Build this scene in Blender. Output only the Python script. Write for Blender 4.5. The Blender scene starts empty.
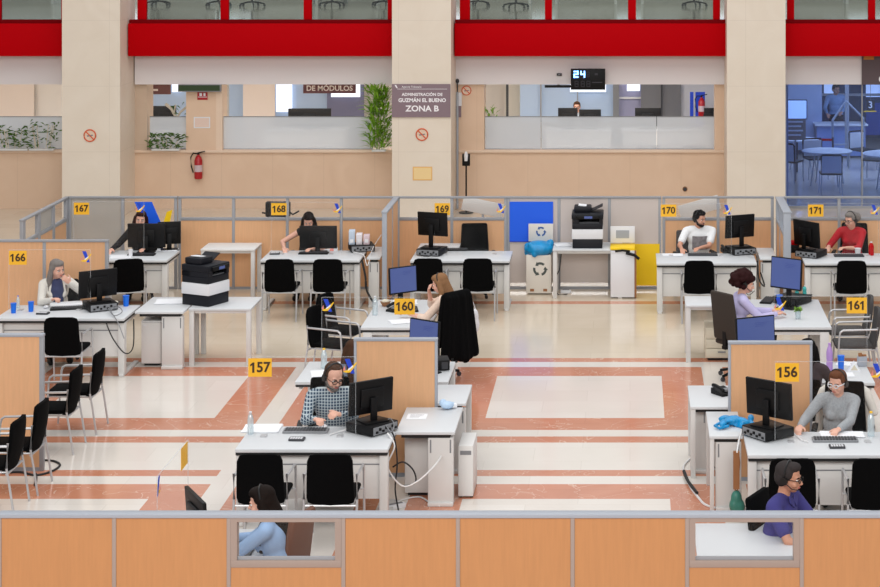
import bpy, bmesh, math, random
from math import pi, sin, cos, radians
from mathutils import Vector, Matrix, Euler
random.seed(7)
scene = bpy.context.scene
COL = scene.collection
# ---------------------------------------------------------------- camera model (metres, camera 5.85 m up on the gallery opposite)
F, HX, HY, CH = 1950.0, 630.0, -90.0, 5.85
def pz(x, y, Z):
    s = (y - HY) / (CH - Z)
    return Vector(((x - HX) / s, F / s, Z))
def py(x, y, Y):
    s = F / Y
    return Vector(((x - HX) / s, Y, CH - (y - HY) / s))
def X_(x, Y): return (x - HX) * Y / F
def Z_(y, Y): return CH - (y - HY) * Y / F

# ---------------------------------------------------------------- materials
def lin(c):
    c = c / 255.0
    return c / 12.92 if c <= 0.04045 else ((c + 0.055) / 1.055) ** 2.4
def rgb(r, g, b): return (lin(r), lin(g), lin(b), 1.0)
def mat(name, col, rough=0.5, metal=0.0, noise=0.0, nscale=8.0, stretch=(1, 1, 1), spec=0.5, emit=0.0, emitcol=None, bump=0.0):
    m = bpy.data.materials.new(name); m.use_nodes = True
    nt = m.node_tree; N = nt.nodes; L = nt.links
    b = N['Principled BSDF']
    c = rgb(*col)
    b.inputs['Base Color'].default_value = c
    b.inputs['Roughness'].default_value = rough
    b.inputs['Metallic'].default_value = metal
    b.inputs['Specular IOR Level'].default_value = spec
    if emit:
        b.inputs['Emission Color'].default_value = rgb(*(emitcol or col))
        b.inputs['Emission Strength'].default_value = emit
    if noise or bump:
        tc = N.new('ShaderNodeTexCoord'); mp = N.new('ShaderNodeMapping'); nz = N.new('ShaderNodeTexNoise')
        mp.inputs['Scale'].default_value = stretch
        nz.inputs['Scale'].default_value = nscale; nz.inputs['Detail'].default_value = 4
        L.new(tc.outputs['Object'], mp.inputs['Vector']); L.new(mp.outputs['Vector'], nz.inputs['Vector'])
        if noise:
            mx = N.new('ShaderNodeMixRGB')
            mx.inputs['Color1'].default_value = tuple(max(0, v * (1 - noise)) for v in c[:3]) + (1,)
            mx.inputs['Color2'].default_value = tuple(min(1, v * (1 + noise)) for v in c[:3]) + (1,)
            L.new(nz.outputs['Fac'], mx.inputs['Fac']); L.new(mx.outputs['Color'], b.inputs['Base Color'])
        if bump:
            bp = N.new('ShaderNodeBump'); bp.inputs['Strength'].default_value = bump; bp.inputs['Distance'].default_value = .01
            L.new(nz.outputs['Fac'], bp.inputs['Height']); L.new(bp.outputs['Normal'], b.inputs['Normal'])
    return m
def glass_mat(name, tint=(255, 255, 255), haze=0.06, hazecol=(225, 230, 232), gloss=0.07):
    """thin pane: mostly transparent, a little diffuse haze and mirror gloss"""
    m = bpy.data.materials.new(name); m.use_nodes = True
    nt = m.node_tree; N = nt.nodes; L = nt.links; N.clear()
    out = N.new('ShaderNodeOutputMaterial'); tr = N.new('ShaderNodeBsdfTransparent'); tr.inputs['Color'].default_value = rgb(*tint)
    df = N.new('ShaderNodeBsdfDiffuse'); df.inputs['Color'].default_value = rgb(*hazecol)
    gl = N.new('ShaderNodeBsdfGlossy'); gl.inputs['Roughness'].default_value = .08
    m1 = N.new('ShaderNodeMixShader'); m1.inputs[0].default_value = haze
    m2 = N.new('ShaderNodeMixShader'); m2.inputs[0].default_value = gloss
    L.new(tr.outputs[0], m1.inputs[1]); L.new(df.outputs[0], m1.inputs[2])
    L.new(m1.outputs[0], m2.inputs[1]); L.new(gl.outputs[0], m2.inputs[2]); L.new(m2.outputs[0], out.inputs[0])
    return m
M = {}
M['wood'] = mat('beech_laminate', (222, 172, 128), .5, noise=.10, nscale=5, stretch=(9, 9, .7))
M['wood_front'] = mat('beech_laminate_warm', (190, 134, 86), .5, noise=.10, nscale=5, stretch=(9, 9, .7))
M['rail'] = mat('grey_rail', (150, 152, 157), .45)
M['rail_pale'] = mat('pale_rail', (160, 166, 176), .45)
M['rail_warm'] = mat('warm_grey_frame', (158, 140, 130), .5)
M['desk'] = mat('desk_laminate', (208, 211, 214), .4)
M['deskleg'] = mat('desk_leg', (212, 211, 209), .5)
M['deskpanel'] = mat('desk_modesty', (222, 221, 219), .5)
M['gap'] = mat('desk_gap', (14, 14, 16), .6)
M['black'] = mat('black_fabric', (5, 5, 6), .95, spec=.1)
M['blackp'] = mat('black_plastic', (9, 9, 11), .5, spec=.25)
M['screenoff'] = mat('dark_screen', (8, 8, 10), .2, spec=.3)
M['darkgrey'] = mat('dark_grey_plastic', (52, 53, 58), .5)
M['navy'] = mat('navy_plastic', (18, 20, 28), .5, spec=.3)
M['chairbrown'] = mat('chair_brown', (104, 66, 48), .8)
M['grey'] = mat('grey_plastic', (128, 130, 134), .5)
M['brownf'] = mat('brown_fabric', (52, 44, 38), .9)
M['greyf'] = mat('grey_fabric', (66, 64, 64), .9)
M['silver'] = mat('silver_tube', (190, 190, 192), .3, metal=.35)
M['white'] = mat('white_plastic', (225, 226, 230), .45)
M['paper'] = mat('paper', (236, 238, 242), .8)
M['cup'] = mat('blue_plastic', (0, 106, 222), .4)
M['teal'] = mat('teal_bottle', (72, 190, 185), .35)
M['lilac'] = mat('lilac_bottle', (178, 140, 205), .4)
M['red'] = mat('red_lacquer', (182, 0, 10), .6, spec=.04)
M['redrail'] = mat('dark_red_rail', (120, 2, 10), .6, spec=.05)
M['fascia'] = mat('fascia_plaster', (226, 222, 222), .7)
M['inside'] = mat('inner_wall', (226, 220, 214), .8)
M['pinkwall'] = mat('inner_pink_wall', (226, 212, 202), .8)
M['signy'] = mat('sign_yellow', (246, 186, 40), .5)
M['digit'] = mat('sign_digit', (58, 36, 16), .6)
M['lblue'] = mat('logo_blue', (18, 66, 200), .5)
M['lyellow'] = mat('logo_yellow', (248, 196, 40), .5)
M['lred'] = mat('logo_red', (232, 140, 128), .5)
M['lwhite'] = mat('logo_white', (240, 240, 238), .5)
M['bluepanel'] = mat('blue_panel', (0, 94, 236), .5)
M['yellowpanel'] = mat('yellow_panel', (250, 208, 0), .5)
M['greigepanel'] = mat('greige_panel', (205, 194, 188), .45)
M['mauve'] = mat('mauve_sign', (132, 112, 120), .6)
M['signwhite'] = mat('sign_lettering', (245, 242, 245), .6)
M['leaf'] = mat('leaf_green', (76, 112, 42), .6, noise=.4, nscale=6)
M['leafb'] = mat('leaf_bright', (122, 168, 40), .6, noise=.3, nscale=6)
M['stem'] = mat('pale_stem', (205, 195, 178), .8)
M['brown'] = mat('brown_board', (150, 100, 60), .6)
M['cream'] = mat('cream_box', (214, 206, 186), .6)
M['cardboard'] = mat('white_card', (222, 216, 206), .75)
M['bag'] = mat('blue_bag', (10, 140, 200), .35, noise=.3, nscale=12, bump=.8)
M['greenbag'] = mat('green_bag', (52, 118, 104), .4, noise=.3, nscale=20)
M['orangesign'] = mat('prohibition_orange', (214, 92, 50), .6)
M['ext_red'] = mat('extinguisher_red', (170, 22, 32), .35)
M['cable_w'] = mat('white_cable', (225, 225, 225), .5)
M['cable_b'] = mat('black_cable', (24, 24, 26), .6)
M['pane'] = glass_mat('clear_pane', haze=.004, gloss=.010)
M['edge'] = glass_mat('acrylic_edge', haze=.28, hazecol=(225, 230, 234), gloss=.1)
M['pane_low'] = glass_mat('partition_pane', haze=.025, hazecol=(200, 200, 200), gloss=.02)
M['pane_dim'] = glass_mat('tinted_partition_pane', haze=.72, hazecol=(188, 185, 179), gloss=.05)
M['frost'] = glass_mat('frosted_glass', haze=.70, hazecol=(222, 228, 234), gloss=.04)
M['upane'] = glass_mat('gallery_pane', tint=(225, 230, 226), haze=.03, hazecol=(150, 158, 152), gloss=.05)
M['bottle'] = glass_mat('water_bottle_plastic', tint=(240, 248, 250), haze=.38, hazecol=(225, 235, 240), gloss=.15)
M['bluepane'] = glass_mat('blue_tinted_pane', tint=(194, 212, 243), haze=.05, hazecol=(120, 150, 200), gloss=.05)
M['lcd'] = mat('blue_lcd', (72, 88, 142), .3, emit=.14, emitcol=(92, 112, 180))
M['lcdtext'] = mat('lcd_lines', (60, 76, 140), .4, emit=.2)
M['tv'] = mat('tv_picture', (190, 210, 245), .4, emit=.9, emitcol=(190, 210, 245))
M['glow'] = mat('window_and_panel_glow', (235, 242, 255), .5, emit=1.0, emitcol=(235, 242, 255))  # emission for the bright windows, shared by the added gallery panels
M['glowsoft'] = mat('lit_frosted_partition', (170, 190, 216), .5, emit=.08, emitcol=(176, 198, 228))  # weak glow put into the partition glass so it reads as lit
M['clockled'] = mat('clock_led', (180, 215, 255), .5, emit=3.0, emitcol=(120, 180, 255))
M['clockoff'] = mat('clock_led_off', (46, 44, 52), .6)

def stone(name, c1, c2, tile=(1.1, 1.25), joint=.006, vein=.5):
    m = bpy.data.materials.new(name); m.use_nodes = True
    nt = m.node_tree; N = nt.nodes; L = nt.links; b = N['Principled BSDF']; b.inputs['Roughness'].default_value = .5
    tc = N.new('ShaderNodeTexCoord'); n1 = N.new('ShaderNodeTexNoise'); n1.inputs['Scale'].default_value = 1.6; n1.inputs['Detail'].default_value = 8; n1.inputs['Distortion'].default_value = 1.2
    L.new(tc.outputs['Object'], n1.inputs['Vector'])
    mx = N.new('ShaderNodeMixRGB'); mx.inputs['Color1'].default_value = rgb(*c1); mx.inputs['Color2'].default_value = rgb(*c2)
    L.new(n1.outputs['Fac'], mx.inputs['Fac'])
    sp = N.new('ShaderNodeSeparateXYZ'); L.new(tc.outputs['Object'], sp.inputs[0])
    prev = None
    for ax, per in ((0, tile[0]), (2, tile[1])):
        md = N.new('ShaderNodeMath'); md.operation = 'PINGPONG'; md.inputs[1].default_value = per / 2
        L.new(sp.outputs[ax], md.inputs[0])
        lt = N.new('ShaderNodeMath'); lt.operation = 'LESS_THAN'; lt.inputs[1].default_value = joint; L.new(md.outputs[0], lt.inputs[0])
        if prev is None: prev = lt
        else:
            mm = N.new('ShaderNodeMath'); mm.operation = 'MAXIMUM'; L.new(prev.outputs[0], mm.inputs[0]); L.new(lt.outputs[0], mm.inputs[1]); prev = mm
    m2 = N.new('ShaderNodeMixRGB'); m2.inputs['Color2'].default_value = rgb(*[int(v * .9) for v in c1])
    sc = N.new('ShaderNodeMath'); sc.operation = 'MULTIPLY'; sc.inputs[1].default_value = .3; L.new(prev.outputs[0], sc.inputs[0])
    L.new(sc.outputs[0], m2.inputs['Fac']); L.new(mx.outputs[0], m2.inputs['Color1']); L.new(m2.outputs[0], b.inputs['Base Color'])
    return m
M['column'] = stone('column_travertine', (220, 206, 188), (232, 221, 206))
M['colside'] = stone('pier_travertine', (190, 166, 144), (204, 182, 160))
M['parapet'] = stone('parapet_stone', (212, 180, 152), (226, 198, 172), tile=(1.0, 5.0))
M['ledge'] = stone('ledge_stone', (222, 196, 172), (230, 206, 184), tile=(9, 9))

def floor_mat():
    m = bpy.data.materials.new('marble_floor'); m.use_nodes = True
    nt = m.node_tree; N = nt.nodes; L = nt.links; b = N['Principled BSDF']
    tc = N.new('ShaderNodeTexCoord'); sp = N.new('ShaderNodeSeparateXYZ'); L.new(tc.outputs['Object'], sp.inputs[0])
    def mth(op, a, c=None):
        n = N.new('ShaderNodeMath'); n.operation = op
        for i, v in enumerate((a, c)):
            if v is None: continue
            if isinstance(v, (int, float)): n.inputs[i].default_value = v
            else: L.new(v, n.inputs[i])
        return n.outputs[0]
    def within(v, spans):
        r = None
        for a, c in spans:
            k = mth('MULTIPLY', mth('GREATER_THAN', v, a), mth('LESS_THAN', v, c))
            r = k if r is None else mth('MAXIMUM', r, k)
        return r
    X, Y = sp.outputs[0], sp.outputs[1]
    rx = within(X, [(-12.03, -9.965), (-6.845, -4.785), (-1.665, .397), (3.52, 5.58), (8.7, 10.8)])
    ry = within(Y, [(22.455, 24.48), (17.345, 19.37), (12.23, 14.26), (7.1, 9.1)])
    sx = within(X, [(-9.45, -9.18), (-8.93, -7.88), (-7.66, -7.38), (-4.27, -4.0), (-3.75, -2.70), (-2.48, -2.2), (.912, 1.18), (1.43, 2.48), (2.70, 2.98), (6.1, 6.37), (6.6, 7.65)])
    sy = within(Y, [(24.96, 25.24), (21.67, 21.94), (20.37, 21.42), (19.87, 20.15), (16.56, 16.83), (15.26, 16.31), (14.76, 15.03), (25.46, 28.95), (29.16, 60)])
    back = within(Y, [(25.46, 28.95), (29.16, 60)])
    sx = mth('MULTIPLY', sx, mth('LESS_THAN', Y, 25.0))
    W = mth('MAXIMUM', mth('MAXIMUM', mth('MULTIPLY', rx, ry), sx), sy)
    nz = N.new('ShaderNodeTexNoise'); nz.inputs['Scale'].default_value = .9; nz.inputs['Detail'].default_value = 8; nz.inputs['Distortion'].default_value = 1.5
    L.new(tc.outputs['Object'], nz.inputs['Vector'])
    vo = N.new('ShaderNodeTexNoise'); vo.inputs['Scale'].default_value = 1.1; vo.inputs['Detail'].default_value = 3; vo.inputs['Distortion'].default_value = 2.6
    L.new(tc.outputs['Object'], vo.inputs['Vector'])
    vein = mth('LESS_THAN', mth('ABSOLUTE', mth('SUBTRACT', vo.outputs['Fac'], .5)), .0045)
    vein = mth('MULTIPLY', vein, .55)
    # polished slab to slab tone variation
    br = N.new('ShaderNodeTexBrick'); br.inputs['Scale'].default_value = 1.0; br.inputs['Mortar Size'].default_value = .004
    br.inputs['Brick Width'].default_value = 1.03; br.inputs['Row Height'].default_value = .505
    br.inputs['Color1'].default_value = (1, 1, 1, 1); br.inputs['Color2'].default_value = (.93, .92, .91, 1); br.inputs['Mortar'].default_value = (.86, .85, .83, 1)
    L.new(tc.outputs['Object'], br.inputs['Vector'])
    def mix(f, a, c, mode='MIX'):
        n = N.new('ShaderNodeMixRGB'); n.blend_type = mode
        for i, v in ((0, f), (1, a), (2, c)):
            if isinstance(v, (int, float)): n.inputs[i].default_value = v
            elif isinstance(v, tuple): n.inputs[i].default_value = v
            else: L.new(v, n.inputs[i])
        return n.outputs[0]
    red = mix(nz.outputs['Fac'], rgb(188, 116, 86), rgb(214, 152, 122))
    red = mix(vein, red, rgb(232, 205, 185))
    wht = mix(nz.outputs['Fac'], rgb(222, 214, 205), rgb(232, 226, 219))
    cre = mix(nz.outputs['Fac'], rgb(212, 196, 174), rgb(226, 213, 194))
    wht = mix(back, wht, cre)
    col = mix(W, red, wht)
    col = mix(.8, col, br.outputs['Color'], 'MULTIPLY')
    L.new(col, b.inputs['Base Color'])
    b.inputs['Roughness'].default_value = .14
    b.inputs['Specular IOR Level'].default_value = .5
    return m
M['floor'] = floor_mat()

# ---------------------------------------------------------------- mesh builder
class MB:
    def __init__(s): s.bm = bmesh.new()
    def box(s, x0, x1, y0, y1, z0, z1, bev=0.0, rot=None, piv=None):
        r = bmesh.ops.create_cube(s.bm, size=1.0)
        vs = r['verts']
        c = Vector(((x0 + x1) / 2, (y0 + y1) / 2, (z0 + z1) / 2))
        for v in vs:
            v.co = Vector((v.co.x * (x1 - x0), v.co.y * (y1 - y0), v.co.z * (z1 - z0))) + c
        if bev:
            es = list({e for v in vs for e in v.link_edges})
            rr = bmesh.ops.bevel(s.bm, geom=es, offset=bev, segments=2, affect='EDGES', profile=.5)
            vs = list({v for f in rr['faces'] for v in f.verts} | {v for v in vs if v.is_valid})
        if rot is not None:
            R = Euler(rot).to_matrix(); p = Vector(piv) if piv is not None else c
            for v in vs: v.co = R @ (v.co - p) + p
        return s
    def cyl(s, p0, p1, r0, r1=None, n=12):
        p0, p1 = Vector(p0), Vector(p1); d = p1 - p0
        r1 = r0 if r1 is None else r1
        r = bmesh.ops.create_cone(s.bm, cap_ends=True, segments=n, radius1=r0, radius2=max(r1, 1e-5), depth=d.length)
        q = d.to_track_quat('Z', 'Y').to_matrix(); c = (p0 + p1) / 2
        for v in r['verts']: v.co = q @ v.co + c
        return s
    def ell(s, c, rad, rot=None, n=16):
        R = rot if isinstance(rot, Matrix) else (Euler(rot).to_matrix() if rot else Matrix.Identity(3))
        c = Vector(c); m = max(6, n * 3 // 4); new = s.bm.verts.new
        def P(x, y, z): return new(R @ Vector((x * rad[0], y * rad[1], z * rad[2])) + c)
        top, bot = P(0, 0, 1), P(0, 0, -1)
        rows = [[P(sin(pi * i / m) * cos(2 * pi * j / n), sin(pi * i / m) * sin(2 * pi * j / n), cos(pi * i / m)) for j in range(n)] for i in range(1, m)]
        fn = s.bm.faces.new
        for j in range(n):
            k = (j + 1) % n
            fn((top, rows[0][j], rows[0][k])); fn((bot, rows[-1][k], rows[-1][j]))
            for a, b in zip(rows, rows[1:]): fn((a[j], b[j], b[k], a[k]))
        return s
    def tube(s, pts, r, n=8, closed=False):
        pts = [Vector(p) for p in pts]; rings = []
        up = Vector((0, 0, 1)); k = len(pts)
        for i, p in enumerate(pts):
            a = pts[(i - 1) % k] if (closed or i > 0) else p
            b = pts[(i + 1) % k] if (closed or i < k - 1) else p
            d = (b - a).normalized()
            u = d.cross(up)
            if u.length < .05: u = d.cross(Vector((0, 1, 0)))
            u.normalize(); w = u.cross(d).normalized()
            rings.append([s.bm.verts.new(p + (u * cos(t) + w * sin(t)) * r) for t in [2 * pi * j / n for j in range(n)]])
        for i in range(k if closed else k - 1):
            A, B = rings[i], rings[(i + 1) % k]
            for j in range(n): s.bm.faces.new((A[j], A[(j + 1) % n], B[(j + 1) % n], B[j]))
        if not closed:
            s.bm.faces.new(rings[0][::-1]); s.bm.faces.new(rings[-1])
        return s
    def prism(s, poly, axis, a, b):
        """poly: 2D points; axis 0/1/2 extruded from a to b. order of remaining axes kept"""
        def P(u, v, t):
            return Vector((t, u, v)) if axis == 0 else Vector((u, t, v)) if axis == 1 else Vector((u, v, t))
        A = [s.bm.verts.new(P(u, v, a)) for u, v in poly]; B = [s.bm.verts.new(P(u, v, b)) for u, v in poly]
        n = len(poly)
        s.bm.faces.new(A[::-1]); s.bm.faces.new(B)
        for i in range(n): s.bm.faces.new((A[i], A[(i + 1) % n], B[(i + 1) % n], B[i]))
        return s
    def lathe(s, prof, c=(0, 0, 0), n=18):
        c = Vector(c); rings = []
        for r, z in prof: rings.append([s.bm.verts.new(c + Vector((r * cos(2 * pi * j / n), r * sin(2 * pi * j / n), z))) for j in range(n)])
        for A, B in zip(rings, rings[1:]):
            for j in range(n): s.bm.faces.new((A[j], A[(j + 1) % n], B[(j + 1) % n], B[j]))
        s.bm.faces.new(rings[0][::-1]); s.bm.faces.new(rings[-1])
        return s
    def leaf(s, p, d, L, w, droop=.3):
        p = Vector(p); d = Vector(d).normalized(); side = d.cross(Vector((0, 0, 1)))
        if side.length < .05: side = Vector((1, 0, 0))
        side.normalize(); side = (side + Vector((0, 0, random.uniform(-.4, .4)))).normalized()
        a = p; m_ = p + d * L * .5; e = p + d * L - Vector((0, 0, droop * L))
        v = [s.bm.verts.new(q) for q in (a, m_ + side * w / 2, e, m_ - side * w / 2)]
        s.bm.faces.new(v); return s
    def xf(s, Mx):
        s.bm.transform(Mx); return s
    def build(s, name, m, parent=None, smooth=True, ang=38, xf=None):
        if xf is not None: s.bm.transform(xf)
        bmesh.ops.recalc_face_normals(s.bm, faces=s.bm.faces[:])
        me = bpy.data.meshes.new(name); s.bm.to_mesh(me); s.bm.free()
        return link(name, me, m, parent, smooth, ang)
def link(name, me, m, parent=None, smooth=True, ang=38):
    for x in (m if isinstance(m, (list, tuple)) else [m]): me.materials.append(M[x] if isinstance(x, str) else x)
    if smooth and len(me.polygons):
        me.polygons.foreach_set('use_smooth', [True] * len(me.polygons))
        me.set_sharp_from_angle(angle=radians(ang))
    o = bpy.data.objects.new(name, me); COL.objects.link(o)
    if parent is not None: o.parent = parent; KIDS.setdefault(parent.name, []).append(o)
    return o
def tag(o, label=None, cat=None, group=None, kind=None):
    if label: o['label'] = label
    if cat: o['category'] = cat
    if group: o['group'] = group
    if kind: o['kind'] = kind
    return o
def thing(name, label, cat, loc=(0, 0, 0), rz=0, group=None):
    o = bpy.data.objects.new(name, None); COL.objects.link(o)
    o.empty_display_size = .1
    o.location = loc; o.rotation_euler = (0, 0, rz)
    return tag(o, label, cat, group)
SHOP = bpy.data.scenes.new('workshop')
def evaluated(o):
    """mesh of o with its modifiers applied, made in an otherwise empty scene"""
    SHOP.collection.objects.link(o); vl = SHOP.view_layers[0]; vl.update(); dg = vl.depsgraph; dg.update()
    me = bpy.data.meshes.new_from_object(o.evaluated_get(dg), depsgraph=dg)
    SHOP.collection.objects.unlink(o)
    return me
KIDS = {}
def kids(o): return list(KIDS.get(o.name, ()))
def dup(root, label, loc, rz, group=None):
    def cp(o, par):
        c = o.copy(); COL.objects.link(c); c.parent = par
        if par is not None: KIDS.setdefault(par.name, []).append(c)
        for ch in kids(o): cp(ch, c)
        return c
    r = cp(root, None); r.location = loc; r.rotation_euler = (0, 0, rz); r['label'] = label
    if group: r['group'] = group
    return r
def struct(name, mb, m, **k):
    o = mb.build(name, m, **k); o['kind'] = 'structure'; return o
def text_mesh(name, txt, size, m, parent, loc, rot=(pi / 2, 0, 0), bold=.0, align='CENTER', ext=.0015, sx=1.0):
    cu = bpy.data.curves.new(name, 'FONT'); cu.body = txt; cu.size = size; cu.align_x = align; cu.align_y = 'CENTER'
    cu.extrude = ext; cu.offset = bold; cu.resolution_u = 3
    t = bpy.data.objects.new('tmp', cu)
    me = evaluated(t)
    bpy.data.objects.remove(t); bpy.data.curves.remove(cu)
    me.name = name
    me.transform(Matrix.Translation(loc) @ Euler(rot).to_matrix().to_4x4() @ Matrix.Diagonal((sx, 1, 1, 1)))
    return link(name, me, m, parent, smooth=False)
# ---------------------------------------------------------------- furniture (local frames: the user side faces -Y at rotz 0)
def make_visitor_chair(label, loc, rz, group, fabric='black'):
    t = thing('visitor_chair', label, 'chair', loc, rz, group)
    b = MB().box(-.215, .215, -.24, .22, .425, .475, bev=.022); b.build('seat', fabric, t)
    b = MB(); bm = b.bm                       # padded back, curved in plan, leaning to the rear
    nx, nz = 8, 7; fr = []; rr = []
    for j in range(nz + 1):
        v = j / nz; z = .405 + .485 * v; yo = .225 + .075 * v + .02 * sin(pi * v)
        hw = .222 - .018 * v - .02 * (max(0, v - .85) / .15) ** 2 - .012 * (max(0, .12 - v) / .12) ** 2
        fa = []; ra = []
        for i in range(nx + 1):
            u = -1 + 2 * i / nx; y = yo + .028 * (1 - u * u)
            zz = z - (.02 * abs(u) ** 6 if j == nz else 0) + (.02 * abs(u) ** 6 if j == 0 else 0)
            fa.append(bm.verts.new((u * hw, y - .018, zz))); ra.append(bm.verts.new((u * hw, y + .018, zz)))
        fr.append(fa); rr.append(ra)
    for j in range(nz):
        for i in range(nx):
            bm.faces.new((fr[j][i], fr[j][i + 1], fr[j + 1][i + 1], fr[j + 1][i])); bm.faces.new((rr[j][i], rr[j + 1][i], rr[j + 1][i + 1], rr[j][i + 1]))
        bm.faces.new((fr[j][0], fr[j + 1][0], rr[j + 1][0], rr[j][0])); bm.faces.new((fr[j][nx], rr[j][nx], rr[j + 1][nx], fr[j + 1][nx]))
    for i in range(nx):
        bm.faces.new((fr[0][i], rr[0][i], rr[0][i + 1], fr[0][i + 1])); bm.faces.new((fr[nz][i], fr[nz][i + 1], rr[nz][i + 1], rr[nz][i]))
    b.build('backrest', fabric, t, ang=60)
    for sx in (-1, 1):
        x = sx * .243
        MB().tube([(x, .335, .0), (x, .29, .30), (x, .262, .46), (x, .275, .70)], .0115).build('leg', 'silver', t)
        MB().tube([(x, -.235, .0), (x, -.215, .30), (x, -.195, .60)], .0115).build('leg', 'silver', t)
        MB().tube([(x, -.195, .60), (x, -.183, .64), (x, -.150, .662), (x, .10, .668), (x, .272, .672)], .0125).build('armrest', 'silver', t)
    MB().tube([(-.243, .262, .40), (.243, .262, .40)], .011).tube([(-.243, -.2, .42), (.243, -.2, .42)], .01).tube([(-.2, -.2, .42), (-.2, .262, .41)], .01).tube([(.2, -.2, .42), (.2, .262, .41)], .01).build('seat_frame', 'silver', t)
    return t
def make_office_chair(label, loc, rz, group, fabric='black', back_h=.56, arms=True):
    t = thing('office_chair', label, 'chair', loc, rz, group)
    MB().box(-.24, .24, -.26, .22, .43, .50, bev=.03).build('seat', fabric, t)
    b = MB(); b.box(-.225, .225, -.03, .03, 0, back_h, bev=.028)
    for v in b.bm.verts:
        k = v.co.z / back_h; v.co.x *= 1 - .14 * k * k; v.co.y -= .03 * (v.co.x / .22) ** 2
    b.xf(Matrix.Translation((0, .25, .50)) @ Matrix.Rotation(radians(-8), 4, 'X'))
    b.build('backrest', fabric, t)
    MB().box(-.035, .035, .16, .28, .40, .44).box(-.03, .03, .245, .275, .40, .62).build('back_bracket', 'blackp', t)
    MB().cyl((0, 0, .10), (0, 0, .43), .028).build('gas_column', 'darkgrey', t)
    for k in range(5):
        a = 2 * pi * k / 5 + .3
        lg = MB().tube([(0, 0, .11), (.15 * cos(a), .15 * sin(a), .10), (.29 * cos(a), .29 * sin(a), .065)], .018).build('leg', 'blackp', t)
        MB().cyl((.29 * cos(a) - .012 * sin(a), .29 * sin(a) + .012 * cos(a), .03), (.29 * cos(a) + .012 * sin(a), .29 * sin(a) - .012 * cos(a), .03), .029).build('caster', 'darkgrey', lg)
    if arms:
        for sx in (-1, 1):
            MB().tube([(sx * .25, -.02, .44), (sx * .285, -.02, .50), (sx * .285, -.02, .64)], .014).box(sx * .285 - .028, sx * .285 + .028, -.15, .12, .64, .672, bev=.01).build('armrest', 'blackp', t)
    return t
def make_desk(label, loc, rz, w=1.45, d=.82, h=.74, group='counter desks', panel=True, panel_z=.24, name='counter_desk', cut=None):
    """origin at the centre of the visitor edge (local +Y is the clerk's side)"""
    t = thing(name, label, 'desk', loc, rz, group)
    hw = w / 2
    MB().box(-hw, hw, 0, d, h - .034, h, bev=.005).build('desktop', 'desk', t)
    MB().box(-hw + .006, hw - .006, .004, d - .01, h - .060, h - .0345).build('rail', 'gap', t)
    for sx in (-1, 1):
        x = sx * (hw - .045)
        MB().box(x - .04, x + .04, .03, .14, .03, h - .063, bev=.006).box(x - .03, x + .03, .02, d - .04, 0.0, .035, bev=.008).box(x - .02, x + .02, .14, d - .1, h - .1, h - .063).build('leg', 'deskleg', t)
    if panel:
        p = MB().box(-hw + .086, hw - .086, .10, .118, panel_z, h - .075, bev=.003).build('modesty_panel', 'deskpanel', t)
        MB().box(-hw + .086, hw - .086, .092, .0995, h - .175, h - .165).build('seam', 'grey', p)
    return t
def make_table(label, loc, rz, w, d, h=.74, name='side_desk', group='return desks', legs=((-1, -1), (1, -1), (1, 1), (-1, 1)), legw=.06, top='desk', slab=None):
    """plain table: origin at centre of its near edge; legs (sx, sy)"""
    t = thing(name, label, 'desk', loc, rz, group)
    hw = w / 2
    MB().box(-hw, hw, 0, d, h - .03, h, bev=.005).build('desktop', top, t)
    MB().box(-hw + .05, hw - .05, .05, d - .05, h - .07, h - .031).build('rail', 'gap' if slab else 'deskleg', t)
    for sx, sy in legs:
        x = sx * (hw - legw / 2 - .005); y = d / 2 + sy * (d / 2 - legw / 2 - .01)
        MB().box(x - legw / 2, x + legw / 2, y - legw / 2, y + legw / 2, 0, h - .031, bev=.004).build('leg', 'deskleg', t)
    if slab:
        for (x0, x1, y0, y1) in slab:
            l = MB().box(x0, x1, y0, y1, .03, h - .071, bev=.01).box(x0, x1, y0 - .03, y1 + .03, 0, .04, bev=.008).build('leg', 'deskleg', t)
            MB().box(x0 + .02, x0 + .035, y0 - .001, y0 + .004, h - .22, h - .09).box(x1 - .035, x1 - .02, y0 - .001, y0 + .004, h - .22, h - .09).build('cable_slot', 'grey', l)
    return t
def make_pedestal(label, loc, rz, w=.4, d=.5, h=.56, col='deskpanel', group='drawer pedestals', plain=False):
    t = thing('drawer_pedestal', label, 'cabinet', loc, rz, group)
    MB().box(-w / 2, w / 2, 0.02, d, .03, h, bev=.005).build('carcass', col, t)
    n = 1 if plain else 3; hh = (h - .05) / n
    for k in range(n):
        z0 = .035 + k * hh
        f = MB().box(-w / 2 + .006, w / 2 - .006, 0, .0195, z0 + .004, z0 + hh - .004, bev=.003).build('drawer', col, t)
        MB().box(-.05 if not plain else -w / 2 + .03, .05 if not plain else -w / 2 + .07, -.012 if not plain else -.002, -.0005, z0 + hh - .05, z0 + hh - .035).build('handle', 'grey' if not plain else 'white', f)
    MB().box(-w / 2 + .03, w / 2 - .03, .05, d - .03, 0, .0295).build('base', 'gap', t)
    return t
def make_tower(label, loc, rz, w=.18, d=.42, h=.44, col='deskpanel'):
    t = thing('computer_tower', label, 'computer', loc, rz, 'computer towers')
    MB().box(-w / 2, w / 2, 0, d, .015, h, bev=.008).build('case', col, t)
    MB().box(-w / 2 + .02, w / 2 - .02, -.004, .002, h - .09, h - .05).build('drive_bay', 'grey', t)
    for s in (-1, 1): MB().box(s * (w / 2 - .02) - .015, s * (w / 2 - .02) + .015, .02, d - .02, 0, .0149).build('foot', 'blackp', t)
    return t
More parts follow.
